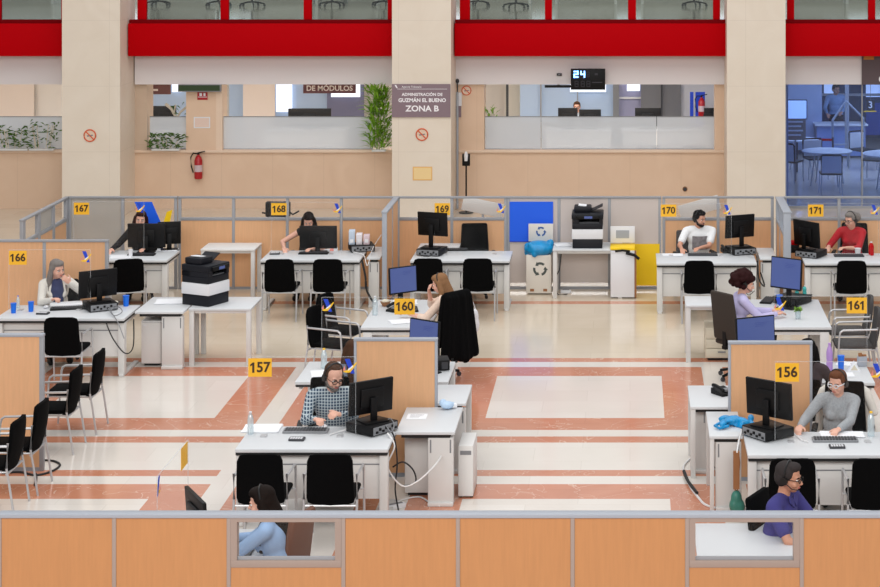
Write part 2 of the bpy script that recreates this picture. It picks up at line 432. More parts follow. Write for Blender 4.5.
def make_monitor(label, loc, rz, w=.54, h=.335, lift=.10, on=False, tilt=-4, group='desk monitors', stand=True):
    """screen faces -Y at rotz 0; origin under the stand"""
    t = thing('monitor', label, 'monitor', loc, rz, group)
    zc = lift + h / 2
    R = Matrix.Translation((0, -.02, zc)) @ Matrix.Rotation(radians(tilt), 4, 'X')
    MB().box(-w / 2, w / 2, -.018, .014, -h / 2, h / 2, bev=.006).box(-.13, .13, .014, .04, -.10, .09, bev=.012).build('housing', 'blackp', t, xf=R)
    s = MB().box(-w / 2 + .012, w / 2 - .012, -.0205, -.0185, -h / 2 + .02, h / 2 - .012).build('screen', 'lcd' if on else 'screenoff', t, xf=R)
    if on:
        b = MB()
        for k in range(3): b.box(-w * .02, w * (.33 - .06 * k), -.0222, -.0207, h * (.30 - .05 * k), h * (.315 - .05 * k))
        b.build('text_lines', 'lcdtext', s, xf=R)
    if stand:
        MB().box(-.035, .035, .022, .05, .012, lift + h * .5, bev=.006).build('stand', 'blackp', t)
        MB().box(-.13, .13, -.09, .12, 0, .014, bev=.006).build('base', 'blackp', t)
    return t
def make_pcbox(label, loc, rz, w=.36, d=.36, h=.10):
    """horizontal desktop computer; front at -Y, port side at +Y"""
    t = thing('desktop_computer', label, 'computer', loc, rz, 'flat desktop computers')
    MB().box(-w / 2, w / 2, -d / 2, d / 2, .008, h, bev=.006).build('case', 'blackp', t)
    bk = MB().box(-w / 2 + .015, w / 2 - .015, d / 2, d / 2 + .004, .015, h - .01).build('port_plate', 'grey', t)
    b = MB()
    for k in range(7): b.box(-w / 2 + .03 + k * .043, -w / 2 + .056 + k * .043, d / 2 + .0045, d / 2 + .014, .03 + .02 * (k % 2), .05 + .025 * (k % 2))
    b.build('plugs', 'blackp', bk)
    MB().box(w / 2 - .09, w / 2 - .02, -d / 2 - .003, -d / 2 - .0002, .02, h - .02).build('drive_slot', 'darkgrey', t)
    for sx in (-1, 1): MB().cyl((sx * (w / 2 - .04), 0, 0), (sx * (w / 2 - .04), 0, .0079), .02).build('foot', 'blackp', t)
    return t
def make_keyboard(label, loc, rz, w=.44, d=.15, col='blackp'):
    t = thing('keyboard', label, 'keyboard', loc, rz, 'keyboards')
    MB().box(-w / 2, w / 2, -d / 2, d / 2, 0, .02, bev=.006).build('base', col, t)
    b = MB()
    for r in range(5):
        for c in range(14):
            x = -w / 2 + .018 + c * (w - .03) / 14; y = -d / 2 + .014 + r * (d - .02) / 5
            b.box(x, x + .022, y, y + .018, .0205, .027)
    b.build('keys', 'darkgrey', t)
    return t
def make_calculator(label, loc, rz):
    t = thing('calculator', label, 'calculator', loc, rz, 'desk calculators')
    MB().box(-.075, .075, -.05, .05, 0, .022, bev=.005).build('body', 'darkgrey', t)
    MB().box(-.06, .06, .018, .04, .0222, .025).build('display', 'grey', t)
    b = MB()
    for r in range(3):
        for c in range(5): b.box(-.06 + c * .025, -.043 + c * .025, -.042 + r * .019, -.029 + r * .019, .0222, .028)
    b.build('keys', 'white', t)
    return t
def make_phone(label, loc, rz, col='blackp'):
    t = thing('desk_phone', label, 'telephone', loc, rz, 'desk telephones')
    MB().prism([(-.10, 0), (.10, 0), (.10, .06), (-.10, .025)], 0, -.085, .085).build('body', col, t)
    MB().tube([(-.065, -.09, .062), (-.065, -.05, .075), (-.065, .05, .09), (-.065, .09, .085)], .02).build('handset', col, t)
    MB().box(-.02, .07, -.07, .0, .04, .062).build('keypad', 'grey', t)
    return t
def make_bottle(label, loc, h=.24, r=.032, body='bottle', cap='white', cat='bottle', group='bottles'):
    t = thing('water_bottle', label, cat, loc, 0, group)
    MB().lathe([(r * .92, 0), (r, .01), (r, h * .30), (r * .9, h * .36), (r, h * .42), (r, h * .66), (r * .75, h * .80), (r * .38, h * .90), (r * .38, h * .93)]).build('body', body, t)
    MB().lathe([(r * .44, h * .932), (r * .44, h)]).build('cap', cap, t)
    return t
def make_cup(label, loc, h=.12, r=.036, m='cup', cat='cup', group='plastic cups'):
    t = thing('plastic_cup', label, cat, loc, 0, group)
    MB().lathe([(r * .82, 0), (r, h), (r * .93, h), (r * .78, .006)]).build('body', m, t)
    MB().lathe([(r, h), (r * 1.07, h), (r * 1.07, h + .007), (r * .94, h + .007)]).build('rim', m, t)
    return t
def make_papers(label, loc, rz, w=.21, d=.297, n=3, cat='papers', group='papers on the desks', name='paper_stack', lines=False):
    t = thing(name, label, cat, loc, rz, group)
    for k in range(n):
        a = random.uniform(-.12, .12) if k else 0
        MB().box(-w / 2, w / 2, -d / 2, d / 2, .0008 + k * .003, .0030 + k * .003, rot=(0, 0, a)).build('sheet', 'paper', t)
    if lines:
        b = MB()
        for k in range(5): b.box(-w * .35, w * random.uniform(.0, .35), d * (.32 - .14 * k), d * (.35 - .14 * k), .0031 + (n - 1) * .003, .0036 + (n - 1) * .003)
        b.build('print', 'grey', t)
    return t
def make_sign_screen(label, loc, number, w=1.04, h=.77, mirror=False, rz=0, sign=True, logo=True):
    """clear screen standing on the desk; number plate in one upper corner, tax agency emblem in the other"""
    t = thing('counter_screen', label, 'screen', loc, rz, 'clear counter screens')
    MB().box(-w / 2, w / 2, -.003, .003, .012, h).build('pane', 'pane', t)
    MB().box(-w / 2 - .004, -w / 2 - .0002, -.003, .003, .012, h).box(w / 2 + .0002, w / 2 + .004, -.003, .003, .012, h).box(-w / 2 - .004, w / 2 + .004, -.003, .003, h + .0002, h + .004).build('polished_edge', 'edge', t)
    for sx in (-1, 1): MB().box(sx * (w / 2 - .15) - .03, sx * (w / 2 - .15) + .03, -.04, .04, 0, .0118).build('foot', 'silver', t)
    s = 1 if mirror else -1
    if sign:
        sw, sh = .228, .178; cx = s * (w / 2 - sw / 2)
        p = MB().box(cx - sw / 2, cx + sw / 2, -.006, -.0032, h - sh - .012, h - .012).build('number_plate', 'signy', t)
        zc = h - .012 - sh / 2
        for i, ch in enumerate(number):
            x = cx + (i - 1) * .066
            if ch == '1': MB().prism([(x + .012, zc - .05), (x - .009, zc - .05), (x - .009, zc + .022), (x - .030, zc + .012), (x - .030, zc + .028), (x - .004, zc + .05), (x + .012, zc + .05)], 1, -.0078, -.0062).build('digit', 'digit', p, smooth=False)
            else: text_mesh('digit', ch, .137, 'digit', p, (x, -.0078, zc), bold=.0032, sx=.98)
    if logo:
        lx = -s * (w / 2 - .06); z = h - .10; k = .98
        lg = MB().prism([(lx - .045 * k, z + .085 * k), (lx + .005 * k, z + .085 * k), (lx + .055 * k, z - .06 * k), (lx + .015 * k, z - .06 * k)], 1, -.005, -.0032).build('logo', 'lblue', t)
        arc = [(lx - .06 * k + .13 * k * u, z - .035 * k + .09 * k * u ** 1.8) for u in [i / 8 for i in range(9)]]
        arc2 = [(x + .006, zz - .028 * k * (1 - abs(2 * i / 8 - 1)) - .010) for i, (x, zz) in enumerate(arc)]
        MB().prism(arc + arc2[::-1], 1, -.0068, -.0051).build('swoosh', 'lyellow', lg)
        MB().prism([(lx - .065 * k, z - .03 * k), (lx - .045 * k, z + .02 * k), (lx - .038 * k, z - .03 * k)], 1, -.005, -.0032).build('wedge', 'lred', lg)
        MB().prism([(x, zz + .006) for x, zz in arc[3:7]] + [(x, zz - .012) for x, zz in arc[3:7]][::-1], 1, -.0074, -.0069).build('swoosh_white', 'lwhite', lg)
    return t
def make_printer(label, loc, rz):
    t = thing('office_printer', label, 'printer', loc, rz, 'multifunction printers')
    MB().box(-.24, .24, -.25, .25, 0, .15, bev=.01).build('paper_drawer', 'navy', t)
    MB().box(-.25, .25, -.26, .26, .151, .31, bev=.012).build('body', 'white', t)
    MB().box(-.245, .245, -.25, .25, .311, .40, bev=.01).build('output_deck', 'navy', t)
    MB().box(-.245, -.14, -.25, .25, .401, .47).box(-.245, .245, .1, .25, .401, .47).box(.19, .245, -.25, .25, .401, .47).build('tray_bay', 'navy', t)
    MB().box(-.14, .19, -.2, .1, .4005, .412).build('output_paper', 'grey', t)
    MB().box(-.255, .255, -.26, .255, .471, .56, bev=.015).build('scanner', 'navy', t)
    c = MB().box(-.18, .20, -.30, -.255, .48, .54, bev=.01).build('control_panel', 'blackp', t)
    MB().box(-.05, .08, -.303, -.3005, .492, .53).build('display', 'lcd', c)
    MB().box(-.22, .06, -.1, .22, .561, .65, bev=.02).build('feeder', 'navy', t); MB().box(-.15, -.02, -.02, .16, .651, .662, rot=(0, radians(6), 0)).build('loaded_paper', 'paper', t)
    MB().box(.05, .25, -.08, .2, 0, .012, rot=(0, radians(-25), 0)).build('feeder_tray', 'navy', t, xf=Matrix.Translation((0, 0, .615)))
    return t
# ---------------------------------------------------------------- people: one continuous voxel-fused skin per body, clothing and hair fused the same way
def fuse(name, mb, m, parent, voxel=.009, smooth=4, ratio=None):
    me = bpy.data.meshes.new('raw'); bmesh.ops.recalc_face_normals(mb.bm, faces=mb.bm.faces[:]); mb.bm.to_mesh(me); mb.bm.free()
    o = bpy.data.objects.new('raw', me)
    r = o.modifiers.new('r', 'REMESH'); r.mode = 'VOXEL'; r.voxel_size = voxel; r.use_smooth_shade = True
    if smooth:
        s = o.modifiers.new('s', 'SMOOTH'); s.factor = .5; s.iterations = smooth
    if ratio:
        d = o.modifiers.new('d', 'DECIMATE'); d.ratio = ratio
    out = evaluated(o)
    bpy.data.objects.remove(o); bpy.data.meshes.remove(me)
    out.name = name; out.materials.clear()
    ob = link(name, out, m, parent, smooth=False)
    out.polygons.foreach_set('use_smooth', [True] * len(out.polygons))
    return ob
def limb(mb, a, b, ra, rb, n=14):
    mb.cyl(a, b, ra, rb, n); mb.ell(a, (ra,) * 3, n=12); mb.ell(b, (rb,) * 3, n=12)
SKIN = {k: mat('skin_' + k, c, .55) for k, c in (('fair', (222, 170, 148)), ('pale', (226, 182, 162)), ('tan', (196, 142, 116)), ('warm', (206, 150, 124)))}
HAIR = {k: mat('hair_' + k, tuple(int(v * .78) for v in c), .75, noise=.45, nscale=30, stretch=(7, 7, 1), spec=.12) for k, c in (('dark', (34, 24, 20)), ('brown', (92, 62, 46)), ('auburn', (128, 78, 50)), ('grey', (158, 150, 146)), ('blond', (176, 130, 92)), ('black', (20, 16, 16)), ('wine', (56, 22, 24)), ('peppery', (70, 64, 64)))}
M['eye'] = mat('eye_white', (230, 226, 222), .3); M['iris'] = mat('iris_dark', (40, 28, 22), .3); M['lips'] = mat('lips', (178, 96, 90), .5)
M['headset'] = mat('headset_black', (14, 14, 15), .45)
def plaid_mat():
    m = bpy.data.materials.new('plaid_shirt'); m.use_nodes = True
    nt = m.node_tree; N = nt.nodes; L = nt.links; b = N['Principled BSDF']; b.inputs['Roughness'].default_value = .85
    tc = N.new('ShaderNodeTexCoord'); sp = N.new('ShaderNodeSeparateXYZ'); L.new(tc.outputs['Object'], sp.inputs[0])
    fs = []
    for ax in (0, 2):
        a = N.new('ShaderNodeMath'); a.operation = 'PINGPONG'; a.inputs[1].default_value = .0135; L.new(sp.outputs[ax], a.inputs[0])
        c = N.new('ShaderNodeMath'); c.operation = 'LESS_THAN'; c.inputs[1].default_value = .0040; L.new(a.outputs[0], c.inputs[0]); fs.append(c)
    mx = N.new('ShaderNodeMixRGB'); mx.inputs[1].default_value = rgb(34, 62, 88); mx.inputs[2].default_value = rgb(206, 218, 222)
    add = N.new('ShaderNodeMath'); add.operation = 'ADD'; add.use_clamp = True
    L.new(fs[0].outputs[0], add.inputs[0]); L.new(fs[1].outputs[0], add.inputs[1])
    mul = N.new('ShaderNodeMath'); mul.operation = 'MULTIPLY'; mul.inputs[1].default_value = .75; L.new(add.outputs[0], mul.inputs[0])
    L.new(mul.outputs[0], mx.inputs[0]); L.new(mx.outputs[0], b.inputs['Base Color'])
    return m
M['plaid'] = plaid_mat()
CL = {k: mat('cloth_' + k, c, .9, noise=n, nscale=s) for k, c, n, s in (
    ('greyknit', (158, 162, 166), .35, 60), ('sky', (146, 176, 214), .1, 10), ('purple', (58, 56, 122), .1, 10), ('cardigan', (216, 212, 204), .1, 12),
    ('blacktop', (16, 16, 20), .1, 10), ('tee', (236, 238, 240), .05, 10), ('redtop', (176, 20, 34), .12, 10), ('beige', (226, 200, 182), .06, 10),
    ('lilacshirt', (190, 184, 222), .08, 10), ('plaiddark', (62, 52, 56), .5, 30), ('bluegrey', (110, 118, 134), .2, 20), ('navytop', (44, 54, 92), .3, 30), ('jeans', (44, 50, 66), .15, 20), ('slacks', (34, 33, 36), .1, 10))}
CL['plaid'] = M['plaid']
def ik(S, T, l1, l2, pole):
    S, T = Vector(S), Vector(T); d = T - S; D = min(d.length, (l1 + l2) * .995); u = d.normalized()
    T = S + u * D
    a = (l1 * l1 - l2 * l2 + D * D) / (2 * D); h = math.sqrt(max(0, l1 * l1 - a * a))
    p = Vector(pole) - u * Vector(pole).dot(u)
    p.normalize()
    return S + u * a + p * h, T
def hand(mb, W, d, nrm, side, curl=.6, size=1.0):
    """palm, four unequal bent fingers and a thumb leaving the side of the palm"""
    d = d.normalized(); nrm = (nrm - d * nrm.dot(d)).normalized(); a = d.cross(nrm).normalized()
    R = Matrix((a, d, nrm)).transposed(); k = size
    mb.ell(W + d * .045 * k, (.040 * k, .052 * k, .016 * k), R)
    for i, (off, L) in enumerate(((-.030, .068), (-.010, .078), (.010, .074), (.029, .058))):
        off *= side
        p = W + d * .085 * k + a * off * k
        q = p + (d * cos(curl * .5) + nrm * sin(curl * .5)) * L * .5 * k
        e = q + (d * cos(curl * 1.3) + nrm * sin(curl * 1.3)) * L * .5 * k
        limb(mb, p, q, .0095 * k, .0088 * k, 8); limb(mb, q, e, .0088 * k, .0078 * k, 8)
    p = W + d * .03 * k - a * .034 * side * k
    q = p + (d * .75 - a * .65 * side + nrm * .25).normalized() * .036 * k
    e = q + (d * .95 - a * .2 * side + nrm * .35).normalized() * .030 * k
    limb(mb, p, q, .0115 * k, .0105 * k, 8); limb(mb, q, e, .0105 * k, .009 * k, 8)
def make_person(label, loc, rz, lean=8, side_lean=0, twist=0, head=(0, 0, 0), hl=(.2, -.42, .80), hr=(-.2, -.42, .80), sleeves='long', skin='fair', hair='short', hairc='brown', top='tee',
                fem=True, beard=None, glasses=None, headset=False, bottom='slacks', nl=(0, 0, -1), nr=(0, 0, -1), curl=.7, scale=1.0, collar=None, print_on_chest=False, polel=None, poler=None, seat=.48, lanyard=False, headh=0.0, standing=False, inner=None):
    t = thing('person', label, 'person', loc, rz, None); t.scale = (scale,) * 3
    sh = .165 if fem else .195
    H = Vector((0, .06, seat + .09))
    R = Matrix.Rotation(radians(twist), 3, 'Z') @ Matrix.Rotation(radians(lean), 3, 'X') @ Matrix.Rotation(radians(side_lean), 3, 'Y')
    def T(v): return H + R @ Vector(v)
    body = MB(); shirt = MB()
    # torso
    for mb, g in ((body, 0), (shirt, .014)):
        mb.ell(T((0, 0, .02)), (.165 + g, .115 + g, .13), R)
        mb.ell(T((0, 0, .17)), (.138 + g + (0 if fem else .018), .098 + g + (0 if fem else .012), .16), R)
        mb.ell(T((0, 0, .32)), (sh - .02 + g, .108 + g, .16), R)
        limb(mb, T((-sh + .02, .0, .425)), T((sh - .02, .0, .425)), .056 + g * .8, .056 + g * .8)
        limb(mb, T((-sh + .06, .0, .445)), T((sh - .06, .0, .445)), .05 + g * .6, .05 + g * .6)
        if fem:
            for s in (-1, 1): mb.ell(T((s * .065, -.085, .30)), (.056 + g * .4, .05 + g * .5, .056), R)
    # head
    nb = T((0, .005, .46)); hc = T((0, -.025, .62 + headh))
    RH = Matrix.Rotation(radians(twist * .5 + head[0]), 3, 'Z') @ Matrix.Rotation(radians(lean * .35 + head[1]), 3, 'X') @ Matrix.Rotation(radians(head[2]), 3, 'Y')
    def HD(v): return hc + RH @ Vector(v)
    limb(body, nb - R @ Vector((0, 0, .04)), HD((0, .02, -.06)), .052, .05)
    body.ell(HD((0, .012, .035)), (.076, .094, .083), RH, 20)
    body.ell(HD((0, -.012, -.02)), (.066, .078, .088), RH, 20)
    body.ell(HD((0, -.045, -.072)), (.040, .038, .036), RH)
    body.ell(HD((0, -.012, -.06)), (.055, .06, .045), RH)
    for s in (-1, 1):
        body.ell(HD((s * .076, .012, -.012)), (.012, .024, .033), RH)
        body.ell(HD((s * .038, -.062, -.035)), (.026, .024, .024), RH)
        body.ell(HD((s * .03, -.078, .022)), (.026, .012, .009), RH)
    limb(body, HD((0, -.086, .010)), HD((0, -.108, -.026)), .009, .0135, 8)
    body.ell(HD((0, -.098, -.030)), (.018, .012, .010), RH)
    body.ell(HD((0, -.083, -.058)), (.026, .012, .013), RH)
    # arms
    hands = []
    for s, tgt, nv, pole in ((1, hl, nl, polel), (-1, hr, nr, poler)):
        S = T((s * (sh + .005), 0, .42)); pole = pole or (s * .55, .35, -.75)
        E, W = ik(S, tgt, .285, .255, pole)
        limb(body, S, E, .046, .037); limb(body, E, W, .037, .025)
        d = (W - E).normalized(); hand(body, W, d, Vector(nv), s, curl)
        if sleeves == 'long':
            Wc = E + (W - E) * .95; limb(shirt, S, E, .060, .050); limb(shirt, E, Wc, .050, .035)
        elif sleeves == 'threeq':
            Wc = E + (W - E) * .35; limb(shirt, S, E, .060, .050); limb(shirt, E, Wc, .050, .043)
        elif sleeves == 'short':
            Wc = S + (E - S) * .68; limb(shirt, S, Wc, .062, .060)
    # legs
    pants = MB()
    for s in (-1, 1):
        hp = Vector((s * .09, .03, seat + .06)); kn = Vector((s * .12, -.40, seat + .05)); an = Vector((s * .12, -.36, .09))
        if standing: hp = Vector((s * .085, .06, seat + .06)); kn = Vector((s * .09, .04, .5)); an = Vector((s * .09, .07, .09))
        limb(body, hp, kn, .075, .052); limb(body, kn, an, .05, .036)
        limb(pants, hp, kn, .088, .066); limb(pants, kn, an, .064, .05)
    pants.ell((0, .05, seat + .07), (.18, .135, .10))
    b = fuse('body', body, SKIN[skin], t, .0075, 2, ratio=.5)
    fuse('shirt', shirt, CL[top], t, .012, 4, ratio=.6)
    fuse('trousers', pants, CL[bottom], t, .016, 3, ratio=.6)
    for s in (-1, 1):
        MB().ell((s * (.09 if standing else .12), -.0 if standing else -.41, .05), (.045, .125, .05), None, 14).build('shoe', 'blackp', t)
    # face
    for s in (-1, 1):
        e = MB().ell(HD((s * .030, -.077, .002)), (.0145, .011, .009), RH, 12).build('eyeball', 'eye', t)
        MB().ell(HD((s * .030, -.0865, .002)), (.0065, .004, .0065), RH, 10).build('iris', 'iris', e)
        MB().tube([HD((s * .014, -.092, .020)), HD((s * .032, -.091, .026)), HD((s * .050, -.078, .020))], .0042, 6).build('eyebrow', HAIR['brown' if hairc in ('auburn', 'blond') else 'dark'], t)
    MB().ell(HD((0, -.093, -.060)), (.024, .007, .0065), RH, 12).build('lips', 'lips', t)
    # hair
    hb = MB()
    if hair != 'bald':
        hb.ell(HD((0, .036 if hair == 'receding' else .026, .054 if hair == 'receding' else .050)), (.084, .086 if hair == 'receding' else .096, .080), RH, 20)
        hb.ell(HD((0, .045, .0)), (.082, .078, .085), RH, 20)
        for s in (-1, 1): hb.ell(HD((s * .062, .02 if hair == 'receding' else .0, .03 if hair == 'receding' else .04)), (.025, .045, .045), RH)
    rnd = random.Random(len(label) * 7 + int(abs(loc[0]) * 100))
    if hair == 'short':
        hb.ell(HD((0, -.03, .095)), (.066, .058, .036), RH)
    if hair == 'receding':
        hb.ell(HD((0, .005, .100)), (.058, .055, .028), RH)
    if hair in ('long', 'longside'):
        hb.ell(HD((0, -.025, .085)), (.074, .062, .042), RH)
        for s in (-1, 1):
            p0 = HD((s * .072, .015, .02)); p1 = HD((s * .088, .025, -.10)); p2 = T((s * .10, -.03, .40)); p3 = T((s * .095, -.085, .27))
            limb(hb, p0, p1, .036, .040); limb(hb, p1, p2, .040, .042)
            if hair == 'long': limb(hb, p2, p3, .042, .026)
        limb(hb, HD((0, .055, -.02)), T((0, .085, .42)), .072, .062); limb(hb, T((0, .085, .42)), T((0, .11, .26)), .062, .035)
    if hair == 'bob':
        hb.ell(HD((0, -.025, .085)), (.074, .062, .042), RH)
        for s in (-1, 1): limb(hb, HD((s * .072, .015, .02)), HD((s * .078, .02, -.08)), .034, .03)
        limb(hb, HD((0, .06, .0)), HD((0, .07, -.09)), .07, .06)
    if hair == 'ponytail':
        hb.ell(HD((0, -.028, .085)), (.072, .060, .040), RH)
        hb.ell(HD((0, .145, .0)), (.062, .062, .072), RH); limb(hb, HD((0, .09, .02)), HD((0, .135, .01)), .03, .045)
    if hair == 'curly':
        for k in range(60):
            th = rnd.uniform(0, 2 * pi); ph = rnd.uniform(-.5, 1.5)
            v = Vector((cos(th) * cos(ph), sin(th) * cos(ph), sin(ph)))
            if v.y < -.45 and v.z < .5: continue
            p = HD((v.x * .125, .055 + v.y * .135, .02 + v.z * .125)); r = rnd.uniform(.03, .05); hb.ell(p, (r, r, r), n=10)
    if hair != 'bald': fuse('hair', hb, HAIR[hairc], t, .009, 2, ratio=.6)
    if beard:
        bb = MB(); bb.ell(HD((0, -.055, -.085)), (.046, .040, .036), RH); bb.ell(HD((0, -.03, -.075)), (.060, .050, .032), RH)
        bb.ell(HD((0, -.094, -.047)), (.028, .010, .006), RH)
        for s in (-1, 1): limb(bb, HD((s * .064, .0, -.02)), HD((s * .055, -.03, -.07)), .016, .022, 8)
        fuse('beard', bb, HAIR[beard], t, .007, 2)
    if glasses:
        g = None; gb = MB()
        for s in (-1, 1):
            gb.tube([HD((s * .032 + .024 * cos(a), -.103, .002 + .018 * sin(a))) for a in [2 * pi * i / 14 for i in range(14)]], .0035 if glasses != 'white' else .0048, 6, closed=True)
            gb.tube([HD((s * .056, -.101, .006)), HD((s * .078, -.05, .008)), HD((s * .082, .012, .004))], .003 if glasses != 'white' else .006, 6)
        gb.tube([HD((-.010, -.104, .006)), HD((.010, -.104, .006))], .003, 6)
        gb.build('glasses', 'white' if glasses == 'white' else 'blackp', t)
    if headset:
        hs = MB(); hs.tube([HD((.092 * cos(a), .015, .03 + .105 * sin(a))) for a in [pi * i / 12 for i in range(13)]], .007, 6).build('headset', 'headset', t)
        for s in (-1, 1): MB().cyl(HD((s * .078, .012, -.008)), HD((s * .100, .012, -.008)), .032).build('ear_cup', 'headset', t)
        MB().tube([HD((-.092, .0, -.02)), HD((-.08, -.06, -.06)), HD((-.03, -.108, -.07))], .004, 6).build('microphone_boom', 'headset', t)
    if print_on_chest:
        pr = MB(); bmv = []
        for i in range(7):
            for j in range(7):
                u = -.115 + .23 * i / 6; v = .17 + .21 * j / 6
                yy = -.143 + 1.7 * u * u
                bmv.append(pr.bm.verts.new(T((u, yy, v))))
        for i in range(6):
            for j in range(6): pr.bm.faces.new((bmv[i * 7 + j], bmv[(i + 1) * 7 + j], bmv[(i + 1) * 7 + j + 1], bmv[i * 7 + j + 1]))
        pr.build('shirt_print', mat('print_grey', (132, 128, 132), .9, noise=.7, nscale=22), t)
    if collar:
        for s in (-1, 1): MB().prism([(0, 0), (s * .06, .045), (s * .075, -.01), (s * .02, -.06)], 1, -.008, .0).build('collar', CL[collar], t, xf=Matrix.Translation(T((0, -.085, .455))) @ (R @ Matrix.Rotation(radians(-25), 3, 'X')).to_4x4())
    if inner:
        ib = MB(); limb(ib, T((-.02, -.05, .45)), T((-.02, -.085, .34)), .05, .07); limb(ib, T((.02, -.05, .45)), T((.02, -.085, .34)), .05, .07); limb(ib, T((0, -.085, .34)), T((0, -.09, .12)), .085, .085); fuse('inner_top', ib, CL[inner], t, .010, 3)
    if lanyard:
        MB().tube([T((-.05, -.06, .47)), T((-.035, -.125, .40)), T((0, -.155, .24))], .006, 6).tube([T((.05, -.06, .47)), T((.035, -.125, .40)), T((0, -.155, .24))], .006, 6).build('lanyard', 'grey', t)
    return t
# ---------------------------------------------------------------- setting
struct('floor', MB().box(-22, 14, 6, 52, -.1, 0), 'floor', smooth=False)
WY = 38.2                                            # arcade wall plane
def wx(px): return X_(px, WY)
def wz(py_): return Z_(py_, WY)
CF = 37.08                                           # column front plane
for i, (a, b) in enumerate(((62, 120), (392, 451), (727, 785.5))):
    x0, x1 = X_(a, CF), X_(b, CF)
    struct('column', MB().box(x0, x1, CF, CF + 1.12, 0, 9.0), 'column', smooth=False)
ZT, ZP = wz(84), wz(150)                             # underside of the fascia, parapet ledge
def para(x0, x1, name='wall_back'):
    struct(name, MB().box(x0, x1, WY, WY + .35, 0, ZP - .05), 'parapet', smooth=False)
    struct('trim_1', MB().box(x0, x1, WY - .05, WY + .40, ZP - .05, ZP, bev=.008), 'ledge')
para(wx(-140), wx(70)); para(wx(134), wx(395)); para(wx(452), wx(730))
def pier(a, b, m='parapet', z0=None):
    struct('wall_back', MB().box(wx(a), wx(b), WY + .002, WY + .5, ZP if z0 is None else z0, ZT + .2), m, smooth=False)
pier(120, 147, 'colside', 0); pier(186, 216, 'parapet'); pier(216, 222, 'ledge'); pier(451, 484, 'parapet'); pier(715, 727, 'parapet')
# fascia and red gallery edge
for a, b in ((-140, 70), (136, 395), (452, 730), (780, 1000)):
    struct('trim_2', MB().box(wx(a), wx(b), WY - .1, WY + .6, ZT, 3.1), 'fascia', smooth=False)
RY = 37.6
for a, b in ((-140, 66), (128, 392.5), (454.5, 727.5), (785, 1000)):
    x0, x1 = X_(a, RY), X_(b, RY)
    g = thing('gallery_edge_beam', {-140: 'short red beam left of the first stone column', 128: 'red beam spanning the first and second stone columns', 454.5: 'red beam spanning the second and third stone columns', 785: 'red beam right of the third stone column'}[a], 'beam', ((x0 + x1) / 2, RY, 3.03)); g['kind'] = 'structure'
    MB().box(x0 - g.location.x, x1 - g.location.x, 0, .9, 0, .63, bev=.006).build('red_panel', 'red', g)
    MB().box(x0 - g.location.x, x1 - g.location.x, .1, .22, .632, .70).build('sill_rail', 'redrail', g)
# gallery floor, glazing and furniture above
UZ = 3.63
struct('floor_gallery', MB().box(-22, 14, RY + .9, 52, 3.1, UZ), mat('gallery_floor', (168, 164, 150), .12, noise=.2, nscale=2), smooth=False)
GY = 37.78
n = 0
for seg in ([(-40, 1), ], [(138, 147), (221, 229), (304, 312), (388, 394)], [(460, 470), (545, 552), (628, 636), (713, 720)], [(787, 794), (868, 875), (950, 956)]):
    n += 1
    w = thing('window_%d' % n, None, None, (0, GY, 0)); w['kind'] = 'structure'
    if n == 1: seg = [(-40, -33), (0, 1.5), (62, 66)]
    for a, b in seg: MB().box(X_(a, GY), X_(b, GY), -.05, .05, 3.73, 5.2, bev=.004).build('mullion', 'red', w)
    for (a, b), (c, d) in zip(seg, seg[1:]): MB().box(X_(b, GY), X_(c, GY), -.006, .006, 3.73, 5.2).build('pane', 'upane', w)
    MB().box(X_(seg[0][0], GY), X_(seg[-1][1], GY), -.05, .05, 5.2, 5.3).build('head_rail', 'red', w)
struct('wall_gallery', MB().box(-22, 14, 48.5, 48.7, UZ, 6.5), mat('gallery_wall', (196, 192, 182), .8), smooth=False)
for k in range(9):
    struct('window_%d' % (20 + k), MB().box(-16 + 2.6 * k, -14.2 + 2.6 * k, 48.42, 48.49, UZ + .5, UZ + 2.3), 'glow', smooth=False)  # glowing panels added out of view for the gallery floor to reflect
# low cabinets and desks on the gallery, only their feet show
for k, (px, yy) in enumerate(((22, 46.2), (178, 45.8), (282, 46.4), (346, 45.8), (372, 46.5), (500, 46.2), (586, 46.0), (672, 46.0), (818, 46.2))):
    t = thing('gallery_desk', ['pale gallery desk seen through the upper glazing by the left edge', 'gallery desk above the left end of the long red beam', 'gallery desk above the middle of the long red beam', 'gallery desk left of the chair above the red beam', 'gallery desk near the second column', 'gallery desk just right of the second column', 'gallery desk above the clock', 'gallery desk left of the third column', 'gallery desk right of the third column'][k], 'desk', (X_(px, yy), yy, UZ), 0, 'gallery desks')
    MB().box(-.8, .8, 0, .7, .70, .74, bev=.005).build('desktop', 'desk', t)
    for sx in (-1, 1): MB().box(sx * .7 - .03, sx * .7 + .03, .05, .65, 0, .70).build('leg', 'deskleg', t)
    MB().box(-.7, .7, .5, .52, .12, .62).build('modesty_panel', 'deskpanel', t)
c0 = make_office_chair('black office chair on the gallery above the left beam end', (X_(158, 45.2), 45.2, UZ), .4, 'gallery chairs')
for px, yy, rz, lb in ((218, 45.0, 1.0, 'black office chair on the gallery left of the second mullion'), (252, 44.8, 2.2, 'black office chair on the gallery beside the second mullion'), (332, 44.9, .2, 'black office chair on the gallery near the third mullion'), (478, 45.2, .5, 'black office chair on the gallery right of the second column'), (516, 44.2, 1.4, 'black office chair on the gallery over the start of the right red beam'), (694, 44.9, 2.0, 'black office chair on the gallery left of the third column'), (384, 45.2, 2.5, 'black office chair on the gallery close to the second column')):
    dup(c0, lb, (X_(px, yy), yy, UZ), rz)

